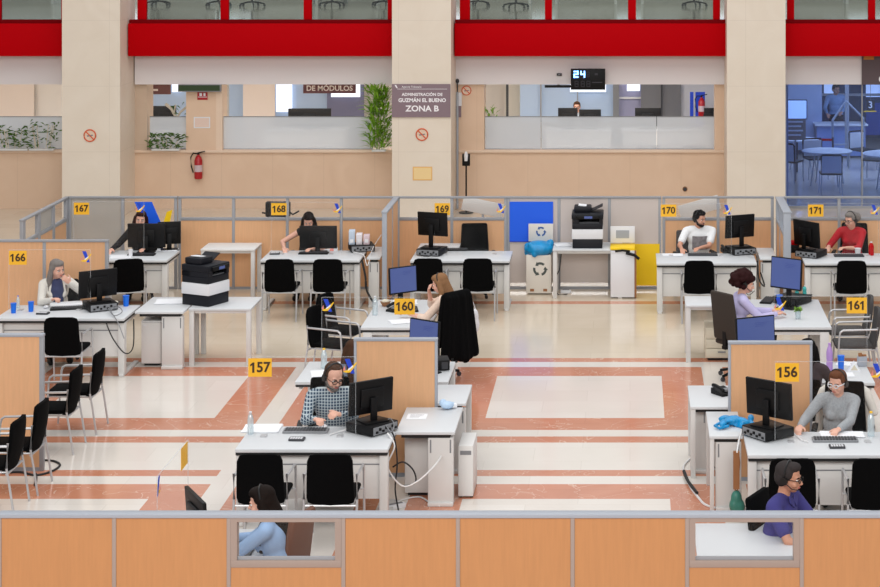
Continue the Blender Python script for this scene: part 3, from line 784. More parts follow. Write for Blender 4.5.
# ---------------------------------------------------------------- arcade room behind the parapet
struct('ceiling', MB().box(-22, 14, WY + .6, 52, 2.75, 3.1), 'inside', smooth=False)
struct('wall_far', MB().box(-22, 3.2, 50.0, 50.2, 0, 2.75), 'inside', smooth=False)
BY = 49.9
def far(name, a, b, y0, y1, m, Y=BY, d=.03, kind='structure'):
    o = MB().box(X_(a, Y), X_(b, Y), Y, Y + d, Z_(y1, Y), Z_(y0, Y)).build(name, m, smooth=False); o['kind'] = kind; return o
far('wall_far', -10, 34, 84, 150, 'pinkwall', 49.0); far('wall_far', 34, 62, 84, 150, 'inside', 49.2)
far('window_5', 152, 186, 80, 118, 'glowsoft'); far('window_6', 172, 182, 70, 92, 'glow', BY - .1)
far('wall_far', 243, 275, 70, 150, 'pinkwall', 48.5); far('window_7', 229, 243, 70, 120, 'glowsoft', 49.0)
far('window_8', 275, 330, 70, 120, 'glowsoft', 49.3); far('wall_far', 327, 364, 70, 150, mat('slate_blue_panel', (112, 112, 138), .7), 49.1); far('window_9', 331, 360, 84, 97, 'glow', 49.0); far('window_9', 276, 292, 70, 112, 'glow', 49.2)
far('wall_far', 505, 520, 70, 120, mat('pale_wall', (226, 222, 212), .7), 49.5); far('window_10', 520, 613, 70, 122, 'glowsoft', 48.6)
far('trim_3', 540, 541.5, 70, 122, 'rail', 48.5); far('trim_3', 577, 578, 70, 122, 'rail', 48.5); far('trim_3', 506, 508.5, 70, 122, 'darkgrey', 48.4); far('window_10', 570, 606, 84, 92, 'glow', 48.4)
far('wall_far', 613, 619, 70, 122, 'grey', 48.4); far('wall_far', 619, 641, 70, 122, mat('lavender_panel', (160, 160, 190), .7), 48.6); far('window_11', 627, 640, 80, 91, 'glow', 48.5); far('trim_4', 619, 641, 97, 99, 'white', 48.5)
far('wall_far', 641, 681, 70, 122, mat('mid_grey_panel', (118, 118, 122), .7), 48.3); far('trim_4', 661, 662.5, 70, 122, 'darkgrey', 48.2); far('wall_far', 681, 716, 70, 122, mat('white_grey_panel', (206, 206, 212), .7), 48.4)
# frosted balustrade glass on the ledge
def bal(a, b, label):
    t = thing('balustrade_glass', label, 'glass panel', ((wx(a) + wx(b)) / 2, WY + .15, ZP), 0, 'frosted balustrade panels')
    hw = (wx(b) - wx(a)) / 2 - .001; h = wz(118) - ZP
    MB().box(-hw, hw, -.006, .006, .012, h).build('pane', 'frost', t); MB().box(-hw, hw, -.014, .014, 0, .0118).build('channel', 'rail', t); MB().box(-hw, hw, -.009, .009, h + .0005, h + .018).build('cap', 'grey', t)
bal(-60, 61, 'frosted balustrade panel left of the first column'); bal(148, 186, 'narrow frosted balustrade panel behind the pot plants'); bal(222, 372, 'wide frosted balustrade panel under the purple hanging sign')
bal(484.5, 540.5, 'frosted balustrade panel left of the office worker in the arcade'); bal(541, 656.5, 'long frosted balustrade panel below the clock'); bal(657, 714.5, 'frosted balustrade panel nearest the third column')
# arcade desks with monitors
def arc_desk(a, b, label, Y=45.2):
    t = thing('arcade_desk', label, 'desk', ((X_(a, Y) + X_(b, Y)) / 2, Y, 0), 0, 'arcade desks'); hw = (X_(b, Y) - X_(a, Y)) / 2
    MB().box(-hw, hw, 0, .8, .71, .74, bev=.005).build('desktop', 'desk', t); MB().box(-hw + .05, hw - .05, .05, .07, .1, .70).build('modesty_panel', 'deskpanel', t)
    for s in (-1, 1): MB().box(s * (hw - .05) - .03, s * (hw - .05) + .03, .08, .7, 0, .709).build('leg', 'deskleg', t)
arc_desk(150, 190, 'arcade desk behind the pot plants'); arc_desk(262, 345, 'arcade desk under the purple sign'); arc_desk(545, 612, 'arcade desk of the worker under the clock'); arc_desk(622, 712, 'arcade desk left of the third column')
def arc_mon(a, b, y0, y1, label, Y=45.5, rz=pi):
    p0 = py(a, y0, Y); p1 = py(b, y1, Y); w = p1.x - p0.x; h = max(.2, p0.z - .80)
    make_monitor(label, ((p0.x + p1.x) / 2, Y, .741), rz, w, h, lift=p0.z - .741 - h, tilt=0)
arc_mon(153, 176, 106, 118, 'black monitor in the arcade behind the white-stemmed plant')
arc_mon(288, 331, 108.5, 118, 'wide black monitor in the arcade under the purple sign')
arc_mon(558, 577.5, 108, 118, 'left of two monitors in front of the arcade worker'); arc_mon(579, 601, 109.5, 118, 'right of two monitors in front of the arcade worker')
arc_mon(635, 661, 108, 118, 'black monitor in the arcade right of the clock'); arc_mon(704, 714, 108, 118, 'small black monitor in the arcade beside the blue panel')
make_person('office worker in glasses seated behind two monitors under the clock', (X_(577, 46.3), 46.25, 0), 0, lean=6, head=(0, 4, 0), hair='short', hairc='brown', top='greyknit', fem=False, glasses='black', skin='warm')
far('blue_door_panel', 690, 693.5, 92, 149.6, 'lblue', 47.6, kind='thing'); tag(bpy.data.objects['blue_door_panel'], 'narrow blue panel strip near the red extinguisher in the arcade', 'panel')
o = far('blue_door_panel', 695.5, 705, 92, 149.6, 'lblue', 47.6, kind='thing'); tag(o, 'wider blue panel behind the red extinguisher in the arcade', 'panel')

# ---------------------------------------------------------------- blue tinted room on the right
DX0, DX1 = wx(787), wx(1000)
w = thing('window_12', None, None, (0, WY, 0)); w['kind'] = 'structure'
MB().box(DX0, wx(862), .05, .062, .05, ZT).build('pane', 'bluepane', w); MB().box(wx(862.3), DX1, .05, .062, .05, ZT).build('pane', 'bluepane', w)
MB().box(DX0, DX1, .0, .12, 0, .05).build('bottom_rail', 'rail', w); MB().box(wx(861.6), wx(862.8), .02, .09, .05, ZT).build('mullion', 'rail', w)
blue = mat('blue_lit_wall', (168, 180, 206), .8); bluef = mat('blue_lit_partition', (128, 150, 200), .7)
struct('wall_right', MB().box(3.05, 3.15, WY + .6, 50, 0, 2.75), blue, smooth=False)
struct('wall_far', MB().box(3.2, 14, 50.0, 50.2, 0, 2.75), mat('deep_blue_wall', (66, 88, 124), .8), smooth=False)
far('wall_far', 787, 822, 60, 150, blue, 46.5); far('window_13', 824, 836, 82, 95, 'glow', 49.6); far('window_13', 866, 880, 82, 97, 'glow', 49.6)
far('trim_5', 822, 880, 93.5, 96, 'white', 49.5); far('trim_5', 845, 849, 60, 150, 'rail', 45.6)
far('wall_far', 866, 920, 103, 135, mat('royal_blue_board', (40, 84, 186), .7), 48.8)
def round_table(label, px, y, Y, dia):
    t = thing('round_table', label, 'table', (X_(px, Y), Y, 0), 0, 'round white tables'); r = dia / 2
    MB().lathe([(r - .01, .70), (r, .712), (r, .728), (r - .01, .735)], n=32).build('tabletop', 'white', t)
    for k in range(4):
        a = k * pi / 2 + .5; MB().tube([(.3 * cos(a), .3 * sin(a), .70), (.42 * cos(a), .42 * sin(a), 0)], .016).build('leg', 'silver', t)
round_table('round white table behind the mesh chair in the blue room', 827, 152, 41.5, 1.08)
round_table('round white table at the right edge in the blue room', 893, 158, 41.0, 1.3); round_table('round white table left beside the stone column in the blue room', 801, 168, 43.6, .8)
def mesh_chair(label, loc, rz):
    t = thing('mesh_chair', label, 'chair', loc, rz, 'mesh backed chairs in the blue room')
    MB().box(-.22, .22, -.23, .2, .42, .46, bev=.015).build('seat', 'blackp', t)
    MB().box(-.20, .20, .21, .225, .47, .81).build('mesh', 'white', t)
    MB().tube([(-.215, .22, .45), (-.215, .235, .80), (-.19, .238, .84), (.19, .238, .84), (.215, .235, .80), (.215, .22, .45)], .018, closed=True).build('back_frame', 'blackp', t)
    for sx in (-1, 1):
        for sy in (-.21, .22): MB().tube([(sx * .2, sy, .42), (sx * .22, sy * 1.05, 0)], .011).build('leg', 'silver', t)
    return t
m0 = mesh_chair('grey mesh chair with black frame nearest in the blue room', (X_(829.5, 40.3), 40.1, 0), pi)
m1 = dup(m0, 'mesh chair partly behind the stone column in the blue room', (X_(790, 42), 42.0, 0), 2.6); m2 = dup(m0, 'mesh chair at the far side of the round table', (X_(815, 42.6), 42.5, 0), .2); m3 = dup(m0, 'mesh chair before the right edge table in the blue room', (X_(873, 42.4), 42.3, 0), -2.0); dup(m0, 'mesh chair standing behind the glass mullion in the blue room', (X_(862, 44.2), 44.0, 0), .6)
t = thing('wall_television', 'lit television on the wall beside the stone column', 'television', (X_(797, 45.5), 45.5, Z_(109.5, 45.5)), 0)
MB().box(-.30, .24, 0, .05, -.23, .23, bev=.008).build('frame', 'blackp', t); MB().box(-.28, .22, -.004, -.0005, -.21, .21).build('picture', 'tv', t); MB().box(-.05, .05, .05, 1.0, -.05, .05).build('bracket', 'darkgrey', t)
t = thing('notice_board', 'grey brown notice board with pale lines under the television', 'board', (X_(796.5, 42), 42.0, 0), 0)
MB().box(-.26, .20, 0, .03, Z_(140, 42), Z_(119, 42)).build('board', mat('notice_grey', (150, 138, 126), .7), t); MB().box(-.04, .0, .031, .06, 0, Z_(125, 42)).build('post', 'rail', t)
b = MB()
for k in range(4): b.box(-.22, .14 - .04 * (k % 2), -.003, -.0005, Z_(122.6 + 4.4 * k, 42), Z_(121 + 4.4 * k, 42))
b.build('lettering', 'paper', t)
t = thing('hanging_sign', 'dark hanging sign reading 3 above a yellow line in the blue room', 'sign', (X_(870.5, 46), 46.0, Z_(106, 46)), 0)
MB().box(-.10, .10, 0, .02, -.13, .14).build('board', 'navy', t); MB().box(-.16, .14, -.004, -.0005, -.14, -.11).build('line', 'lyellow', t); text_mesh('numeral', '3', .22, 'signwhite', t, (0, -.004, .02), bold=.004); MB().cyl((0, .01, .14), (0, .01, 2.75 - Z_(106, 46)), .006).build('rod', 'rail', t)
t = thing('stair_handrail', 'pale tubular handrail rising in the blue room', 'handrail', (X_(848, 44.5), 44.5, 0)); MB().tube([(-.35, 0, 0), (-.35, 0, 1.05), (-.05, 0, 1.5), (.35, 0, 1.1), (.35, 0, 0)], .03).build('rail', 'rail_pale', t); MB().tube([(.0, 0, 0), (.0, 0, 1.42)], .025).build('post', 'rail_pale', t); MB().tube([(-.35, 0, .5), (.35, 0, .5)], .018).build('crossbar', 'rail_pale', t)
t = thing('reception_desk', 'white service desk in front of the standing clerk in the blue room', 'desk', (X_(838, 46), 45.9, 0)); MB().box(-.55, .7, 0, .7, .76, .80, bev=.005).build('desktop', 'white', t); MB().box(-.5, .65, .1, .13, .05, .755).build('front_panel', bluef, t)
for s in (-.48, .62): MB().box(s - .03, s + .03, .14, .6, 0, .755).build('leg', 'rail', t)
t = thing('belt_barrier', 'red belt barrier left of the handrail in the blue room', 'barrier', (X_(815, 43.5), 43.5, 0)); MB().box(-.38, .38, -.01, .01, .70, .75).build('belt', 'red', t)
for s in (-.4, .4): MB().cyl((s, 0, 0), (s, 0, .78), .02).build('post', 'darkgrey', t)
make_person('clerk in a pale blue shirt standing behind the service desk in the blue room', (X_(836, 47.2), 47.2, 0), 25, lean=4, head=(30, 10, 0), hair='short', hairc='dark', top='sky', fem=False, seat=.80, standing=True, hl=(.15, -.35, 1.0), hr=(-.2, -.3, .95), skin='warm')

# ---------------------------------------------------------------- signs and fittings on the arcade
t = thing('zone_sign', 'mauve sign reading ZONA B on the second stone column', 'sign', (X_(421.3, CF), CF - .02, Z_(100.5, CF)))
hw = X_(450.5, CF) - t.location.x; hh = Z_(84, CF) - t.location.z
MB().box(-hw, hw, -.012, .019, -hh, hh).build('board', 'mauve', t)
text_mesh('lettering', 'ZONA B', .155, 'signwhite', t, (.02, -.0135, -.155), bold=.004, sx=1.08)
text_mesh('lettering', 'GUZMÁN EL BUENO', .098, 'signwhite', t, (.02, -.0135, .005), bold=.003)
text_mesh('lettering', 'ADMINISTRACIÓN DE', .078, 'signwhite', t, (.02, -.0135, .115), bold=.002)
text_mesh('lettering', 'Agencia Tributaria', .05, 'signwhite', t, (-.18, -.0135, .262))
MB().box(-hw + .1, hw - .06, -.0135, -.0121, .218, .224).prism([(-hw + .05, .30), (-hw + .08, .30), (-hw + .11, .24), (-hw + .085, .24)], 1, -.0135, -.0121).build('rule', 'signwhite', t)
def nosmoke(label, px, y, Y, r):
    t = thing('no_smoking_sign', label, 'sign', (X_(px, Y), Y - .004, Z_(y, Y)), 0, 'no smoking signs')
    MB().cyl((0, 0, 0), (0, -.004, 0), r, n=28).build('disc', 'ledge', t)
    MB().tube([(r * .88 * cos(a), -.006, r * .88 * sin(a)) for a in [2 * pi * i / 28 for i in range(28)]], r * .10, 6, closed=True).tube([(-r * .62, -.006, r * .62), (r * .62, -.006, -r * .62)], r * .09, 6).build('ring', 'orangesign', t)
    MB().box(-r * .45, r * .45, -.0055, -.0042, -r * .12, r * .08, rot=(0, radians(-8), 0)).build('cigarette', 'grey', t)
nosmoke('no smoking sign on the first stone column', 90, 135.5, CF, .125); nosmoke('no smoking sign below the ZONA B sign', 422, 134.5, CF, .125); nosmoke('no smoking sign on the pier right of the second column', 466.5, 90.5, WY, .10)
t = thing('paper_notice', 'small cream notice low on the second column', 'notice', (X_(422.5, CF), CF - .003, Z_(173.5, CF)), 0); MB().box(-.185, .185, -.003, 0, -.13, .13).build('frame', mat('notice_frame', (230, 180, 110), .7), t); MB().box(-.165, .165, -.0045, -.0031, -.11, .11).build('sheet', mat('notice_cream', (238, 208, 150), .7), t)
t = thing('paper_notice', 'white framed notice on the pink pier above the extinguisher', 'notice', (wx(202), WY - .002, wz(122.5)), 0); MB().box(-.16, .16, -.006, 0, -.11, .11).build('frame', 'white', t); MB().box(-.14, .14, -.0075, -.0061, -.09, .09).build('sheet', mat('notice_blush', (224, 200, 186), .7), t)
t = thing('exit_sign', 'dark green exit light box under the fascia left of centre', 'sign', (wx(201), WY - .12, ZT - .07), 0); MB().box(-.42, .42, -.03, .05, -.07, .069, bev=.006).build('housing', 'grey', t); MB().box(-.40, .40, -.034, -.0305, -.05, .06).build('face', mat('exit_green', (34, 58, 20), .5, emit=.05), t)
t = thing('fire_sign', 'small red extinguisher sign on the pink pier', 'sign', (wx(202.5), WY - .002, wz(96)), 0); MB().box(-.10, .10, -.004, 0, -.075, .075).build('plate', 'ext_red', t); MB().box(-.06, -.01, -.0055, -.0041, .0, .06).box(.02, .06, -.0055, -.0041, .0, .06).box(-.09, .09, -.0055, -.0041, -.025, -.015).build('pictogram', 'signwhite', t)
def extinguisher(label, loc, k=1.0):
    t = thing('fire_extinguisher', label, 'fire extinguisher', loc, 0, 'fire extinguishers'); t.scale = (k,) * 3
    MB().lathe([(.07, 0), (.078, .02), (.078, .36), (.05, .43), (.025, .45), (.025, .47)]).build('cylinder', 'ext_red', t)
    MB().lathe([(.0785, .14), (.0785, .27)]).build('label_band', mat('extinguisher_label', (196, 176, 180), .6), t)
    MB().box(-.02, .02, -.02, .02, .4705, .51).box(-.015, .13, -.012, .012, .51, .53, rot=(0, radians(-12), 0)).build('valve', 'blackp', t)
    MB().tube([(-.02, 0, .49), (-.10, 0, .50), (-.15, 0, .42), (-.14, 0, .25), (-.10, 0, .12)], .013).build('hose', 'blackp', t)
extinguisher('red fire extinguisher hung on the pink pier', (wx(199.5), WY - .10, wz(178)), 1.0)
extinguisher('red fire extinguisher before the blue panel in the arcade', (X_(701.5, 47.5), 47.5 - .1, Z_(117, 47.5)), 1.05)
t = thing('hanging_sign', 'purple hanging sign reading DE MODULOS under the fascia', 'sign', (X_(329.5, 40), 40.0, Z_(88, 40)), 0); MB().box(-.54, .54, 0, .02, -.11, .28).build('board', mat('purple_sign', (112, 76, 84), .6), t); text_mesh('lettering', 'DE MÓDULOS', .15, 'signwhite', t, (0, -.003, -.01), bold=.003)
t = thing('hanging_sign', 'purple hanging sign with one white line behind the first column', 'sign', (X_(158, 40), 40.0, Z_(88, 40)), 0); MB().box(-.26, .26, 0, .02, -.13, .28).build('board', mat('purple_sign_dark', (118, 84, 88), .6), t); MB().box(-.24, .0, -.004, -.0005, -.06, -.02).build('lettering', 'signwhite', t)
t = thing('yellow_strip', 'upright yellow strip under the purple sign behind the first column', 'panel', (X_(149.5, 41), 41.0, 0), 0); MB().box(-.055, .04, 0, .02, .0, Z_(94, 41)).build('strip', 'yellowpanel', t)
# wall clock
t = thing('wall_clock', 'black digital clock panel reading 24 hung from the fascia', 'clock', (X_(588, 37.9), 37.9, Z_(79.3, 37.9)), 0)
MB().box(-.335, .335, 0, .06, -.205, .205, bev=.008).build('case', 'blackp', t)
def seg7(ch, x, z, w, h, th):
    S = {'2': 'abged', '4': 'fgbc', '8': 'abcdefg'}[ch]; b = MB()
    R = {'a': (x, x + w, z + h - th, z + h), 'g': (x, x + w, z + h / 2 - th / 2, z + h / 2 + th / 2), 'd': (x, x + w, z, z + th), 'f': (x, x + th, z + h / 2, z + h), 'b': (x + w - th, x + w, z + h / 2, z + h), 'e': (x, x + th, z, z + h / 2), 'c': (x + w - th, x + w, z, z + h / 2)}
    for s_ in S: q = R[s_]; b.box(q[0], q[1], -.005, -.0006, q[2], q[3])
    return b
seg7('2', -.28, .03, .095, .135, .028).build('digit', 'clockled', t); seg7('4', -.15, .03, .095, .135, .028).build('digit', 'clockled', t)
for x in (-.03,): seg7('8', x, .04, .06, .11, .014).build('digit', 'clockoff', t)
for x in (-.26, -.14, -.03): seg7('8', x, -.15, .075, .12, .014).build('digit', 'clockoff', t)
MB().box(.13, .19, -.004, -.0006, .08, .12).box(.08, .28, -.004, -.0006, -.07, -.05).build('unlit_symbols', 'clockoff', t)
MB().box(-.05, .05, .06, .2, .1, .18).build('bracket', 'darkgrey', t)
t = thing('air_curtain_bar', 'thin black bar under the fascia left of the clock', 'fitting', (X_(558, 37.95), 37.95, ZT - .03), 0); MB().box(-.26, .25, 0, .05, -.02, .029).build('bar', 'blackp', t); MB().box(-.02, .02, .05, .3, -.015, .02).build('bracket', 'blackp', t)
t = thing('smoke_sensor', 'tiny dark sensor on the fascia left of the clock', 'sensor', (wx(559.5), WY - .12, wz(74)), 0); MB().box(-.05, .05, -.02, .019, -.025, .025, bev=.006).build('body', 'darkgrey', t); MB().box(-.02, .02, -.026, -.0205, -.01, .01).build('lens', 'grey', t)
t = thing('corridor_sign', 'brown corner sign with a yellow strip at the top right', 'sign', (wx(872), WY - .14, 2.72), 0); MB().box(wx(861) - t.location.x, wx(905) - t.location.x, -.01, .03, ZT - 2.72, .29).build('board', mat('umber_sign', (88, 74, 78), .6), t); MB().box(-.18, .02, -.014, -.0105, .21, .28).build('strip', mat('amber_strip', (190, 120, 40), .6), t); MB().cyl((.19, -.011, -.17), (.19, -.016, -.17), .075, n=24).build('symbol', 'signwhite', t)
# pipe, paper and detector box right of the second column
t = thing('wall_pipe', 'thin pale pipe running down beside the second column', 'pipe', (X_(457.5, 38.1), 38.08, 0)); MB().cyl((0, 0, .02), (0, 0, Z_(92, 38.08)), .022).build('pipe', 'rail_pale', t); MB().ell((0, 0, Z_(81, 38.08)), (.035, .035, .045)).build('camera_head', 'darkgrey', t); MB().cyl((0, 0, Z_(92, 38.08)), (0, 0, Z_(82, 38.08)), .012).build('neck', 'darkgrey', t)
t = thing('paper_notice', 'white sheet over a mauve strip beside the ZONA B column', 'notice', (X_(457, 38.15), 38.15, Z_(105, 38.15)), 0); MB().box(-.11, .09, .02, .025, -.02, .24).build('sheet', 'white', t); MB().box(-.10, .08, .02, .025, -.24, -.0205).build('strip', 'mauve', t)
t = thing('card_terminal', 'black wall box with pale top on a dark pole by the second column', 'device', (X_(466, 37.6), 37.6, 0)); MB().box(-.075, .075, 0, .08, Z_(166, 37.6), Z_(154, 37.6), bev=.01).build('box', 'blackp', t); MB().lathe([(.03, 0), (.04, .12), (.02, .18)]).build('bottle_top', 'white', t, xf=Matrix.Translation((0, .0, Z_(161, 37.6)))); MB().cyl((0, .04, 0.02), (0, .04, Z_(166, 37.6)), .016).cyl((0, .04, 0), (0, .04, .02), .14).build('pole', 'blackp', t)
t = thing('door_stopper', 'small dark round stopper low on the parapet left of the third column', 'stopper', (wx(685), WY - .002, wz(189)), 0); MB().cyl((0, 0, 0), (0, -.03, 0), .035, n=16).build('rubber_tip', 'darkgrey', t); MB().cyl((0, .001, 0), (0, -.006, 0), .05, n=20).build('rosette', 'brown', t)
# plants
def plant(label, px, y0, Y, n, L, w, spread, m='leaf', up=.5, seed=1, hz=None):
    random.seed(seed)
    t = thing('potted_plant', label, 'plant', (X_(px, Y), Y, ZP), 0, 'plants on the ledge')
    b = MB()
    for k in range(n):
        a = random.uniform(0, 2 * pi); p = Vector((random.uniform(-spread, spread), random.uniform(-.08, .08), random.uniform(.02, hz or .3)))
        b.leaf(p, (cos(a), sin(a) * .4, up + random.uniform(-.3, .5)), L * random.uniform(.6, 1.2), w)
    b.build('leaves', m, t, smooth=False)
    b = MB()
    for k in range(6): x = random.uniform(-spread, spread) * .8; b.tube([(x * .6, 0, .0), (x, 0, (hz or .3) * .9)], .008, 6)
    b.build('stem', 'stem', t)
    MB().box(-spread * .8, spread * .8, -.06, .06, 0, .04, bev=.01).build('planter', 'deskleg', t)
plant('leafy plant at the far left on the ledge', 12, 150, 38.12, 90, .16, .06, .40, seed=3, hz=.45); plant('plant with small leaves left of the first column', 42, 150, 38.12, 70, .12, .05, .30, seed=4, hz=.55)
plant('bushy plant on the ledge between first column and pink pier', 166, 150, 38.1, 130, .14, .06, .34, seed=5, hz=.30)
plant('tall bright green plant left of the second column', 379, 150, 37.95, 520, .36, .05, .17, 'leafb', .7, 6, hz=1.15)
t = thing('bare_branch_plant', 'white-stemmed bare plant with few leaves above the bushy plant', 'plant', (X_(176, 38.4), 38.45, ZP)); b = MB(); b.tube([(0, 0, 0), (.0, 0, .6), (-.1, 0, .78), (-.22, 0, .88)], .03).tube([(0, 0, .6), (.08, 0, .72), (.2, 0, .82)], .022).tube([(-.05, 0, .7), (-.02, 0, .86)], .016).build('trunk', 'stem', t)
random.seed(9); b = MB()
for k in range(24): b.leaf((random.uniform(-.05, .28), random.uniform(-.04, .04), random.uniform(.4, .85)), (random.uniform(-1, 1), 0, .3), .13, .06)
b.build('leaves', 'leaf', t, smooth=False)
plant('slim plant at the left end of the glass under the clock', 491, 120, 38.5, 40, .30, .05, .10, 'leafb', 1.2, 8, hz=.75)
# office clutter along the ledge behind the frosted glass
for px, w_, h_, m_, lb in ((655, .25, .06, 'paper', 'white tray on the ledge behind the frosted glass'), (640, .12, .1, 'ext_red', 'red box on the ledge behind the frosted glass'), (694, .5, .06, 'cream', 'cream folder on the ledge near the third column')):
    t = thing('desk_tray', lb, 'tray', (X_(px, 38.6), 38.47, ZP), 0); MB().box(-w_ / 2, w_ / 2, -.05, .05, 0, h_ * .4, bev=.004).build('base', m_, t); MB().box(-w_ / 2 + .02, w_ / 2 - .02, -.04, .04, h_ * .4 + .001, h_, bev=.004).build('contents', 'paper', t)
# ---------------------------------------------------------------- office dividers (0.835 m modules, 1.43 m tall)
MOD = .835; TOP = 1.43; LOW = 1.08
def divider(label, x0, Y, kinds, wood='wood', rail='rail', toprail='rail', dep=.05, group='office dividers', rot=0, top=TOP, mod=MOD, pw=.022):
    """kinds: W wood to the top, L wood below glass above, G greige panel, D tinted glass, C clear glass over low wood, F front window module"""
    n = len(kinds); t = thing('office_divider', label, 'divider', (x0, Y, 0), rot, group); t['kind'] = 'thing'; h = dep / 2; TOP = top
    for k in range(n + 1):
        MB().box(k * mod - pw, k * mod + pw, -h, h, 0, TOP - .0305, bev=.003).build('post', rail, t)
    for k, c in enumerate(kinds):
        a, b = k * mod + pw + .0005, (k + 1) * mod - pw - .0005
        if c == 'W': MB().box(a, b, -h + .008, h - .008, .04, TOP - .031).build('panel', wood, t)
        if c == 'G': MB().box(a, b, -h + .008, h - .008, .10, TOP - .031).build('panel', 'greigepanel', t)
        if c in 'LC':
            MB().box(a, b, -h + .008, h - .008, .04, LOW - .021).build('panel', wood, t)
            MB().box(a, b, -h, h, LOW - .02, LOW + .025, bev=.003).build('mid_rail', rail, t)
            MB().box(a, b, -.004, .004, LOW + .0255, TOP - .031).build('pane', 'pane_low' if c == 'L' else 'pane', t)
        if c == 'M':
            MB().box(a, b, -h + .008, h - .008, .04, LOW - .021).build('panel', wood, t); MB().box(a, b, -h, h, LOW - .02, LOW + .03, bev=.003).build('mid_rail', rail, t)
            MB().box(a, b, -.004, .004, LOW + .0305, TOP - .031).build('pane', 'pane_dim' if k == 1 else 'pane_low', t)
        if c == 'E':
            MB().box(a, b, -.004, .004, .06, TOP - .031).build('pane', 'pane_low', t)
        if c == 'D':
            MB().box(a, b, -.004, .004, .06, TOP - .031).build('pane', 'pane_dim', t)
        if c == 'F':
            MB().box(a, b, -h + .008, h - .008, .04, LOW - .021).build('panel', wood, t)
            f = MB().box(a, b, -h, h, LOW - .02, LOW + .032, bev=.003).box(a, a + .045, -h, h, LOW + .032, TOP - .031).box(b - .045, b, -h, h, LOW + .032, TOP - .031).box(a + .045, b - .045, -h, h, TOP - .06, TOP - .031).build('window_frame', 'rail_warm', t)
            MB().box(a + .045, b - .045, -.004, .004, LOW + .0325, TOP - .061).build('pane', 'pane', f)
            MB().box(a + .046, b - .046, -.02, -.0045, LOW + .0325, LOW + .055).build('sill', 'rail', f)
        MB().box(a, b, -h + .004, h - .004, 0, .039).build('plinth', rail, t)
    MB().box(-pw - .002, n * mod + pw + .002, -h - .008, h + .008, TOP - .03, TOP, bev=.004).build('top_rail', toprail, t)
    return t
BYY = 29.95
XB = X_(67, BYY)
divider('near wooden divider along the bottom edge with two small windows', X_(1, 14.24), 14.24, 'WWFWWWFWW', 'wood_front', 'rail_warm', 'rail_pale', .08, top=1.452, pw=.015)
# tall single panels
divider('beech divider panel behind the monitor of counter 157', X_(355.5, 20.15), 20.15, 'W', rail='rail_pale', toprail='rail_pale', pw=.014)
divider('beech divider panel behind the number 156 plate', X_(729.5, 20.0), 20.0, 'W', rail='rail_pale', toprail='rail_pale', pw=.014)
divider('tall beech divider panel at the left edge beside the chair row', X_(42, 20.35) - 2 * MOD, 20.35, 'WW', toprail='rail_pale')
divider('beech divider behind the number 166 plate', X_(107, 26.15) - 3 * MOD, 26.15, 'WWW')
# back run, from the left corner to beyond the right edge
xk = XB; w167 = (X_(173.6, BYY) - XB) / 2
divider('glazed divider with tinted panes behind counter 167', XB, BYY, 'DE', mod=w167)
x1 = X_(177.6, BYY)
divider('glass topped beech divider behind counter 168', x1, BYY, 'LLLL', mod=(X_(394, BYY) - x1) / 4)
x2 = X_(397, BYY)
divider('glass topped beech divider behind counter 169', x2, BYY, 'LL', mod=(X_(505, BYY) - x2) / 2)
x3 = X_(508, BYY)
divider('plain greige divider behind the recycling box and white bin', x3, BYY, 'GGG', mod=(X_(660, BYY) - x3) / 3)
x4 = X_(664, BYY)
divider('glass topped beech divider behind counter 170', x4, BYY, 'LL', mod=(X_(773, BYY) - x4) / 2)
x5 = X_(786, BYY)
divider('glass topped beech divider behind counter 171', x5, BYY, 'LLL', mod=.83)
# divider walls running towards the viewer
divider('grey framed side divider with small panes at the far left', XB - .04, 29.90, 'MMM', rot=-pi / 2, mod=.72, pw=.06)
sd = divider('beech side divider between counters 168 and 169', X_(395.5, BYY), 29.90, 'WW', rot=-pi / 2, mod=.72, rail='rail_pale', toprail='rail_pale', dep=.07)
divider('grey side divider between counters 170 and 171', X_(780, BYY), 29.90, 'CC', rot=-pi / 2, mod=.72, rail='rail_pale', toprail='rail_pale', dep=.11, pw=.035)
# flat coloured panels and the large emblem on the back run
t = thing('blue_board', 'bright blue square panel behind the recycling box', 'panel', (X_(531, BYY), BYY - .031, Z_(223, BYY)), 0); MB().box(-.335, .335, -.008, 0, -.31, .31).build('board', 'bluepanel', t); MB().box(-.335, .335, -.0095, -.0081, -.31, -.295).build('edge', 'lblue', t)
t = thing('yellow_board', 'bright yellow square panel right of the white bin', 'panel', (X_(646, BYY), BYY - .031, Z_(266, BYY)), 0); MB().box(-.22, .21, -.008, 0, -.325, .32).build('board', 'yellowpanel', t); MB().box(-.22, .21, -.0095, -.0081, -.325, -.31).build('edge', 'lyellow', t)
t = thing('emblem_sticker', 'large blue and yellow emblem on the glass behind clerk 167', 'emblem', (0, BYY - .03, 0), 0)
def ew(px, yy): q = py(px, yy, BYY); return (q.x, q.z)
MB().prism([ew(132.5, 203), ew(150, 203), ew(164, 235), ew(147, 235)], 1, -.004, 0).build('blue_bar', 'bluepanel', t); MB().prism([ew(165, 213), ew(170.5, 211), ew(168, 224), ew(163, 233), ew(158, 235)], 1, -.004, 0).build('yellow_arc', 'yellowpanel', t)
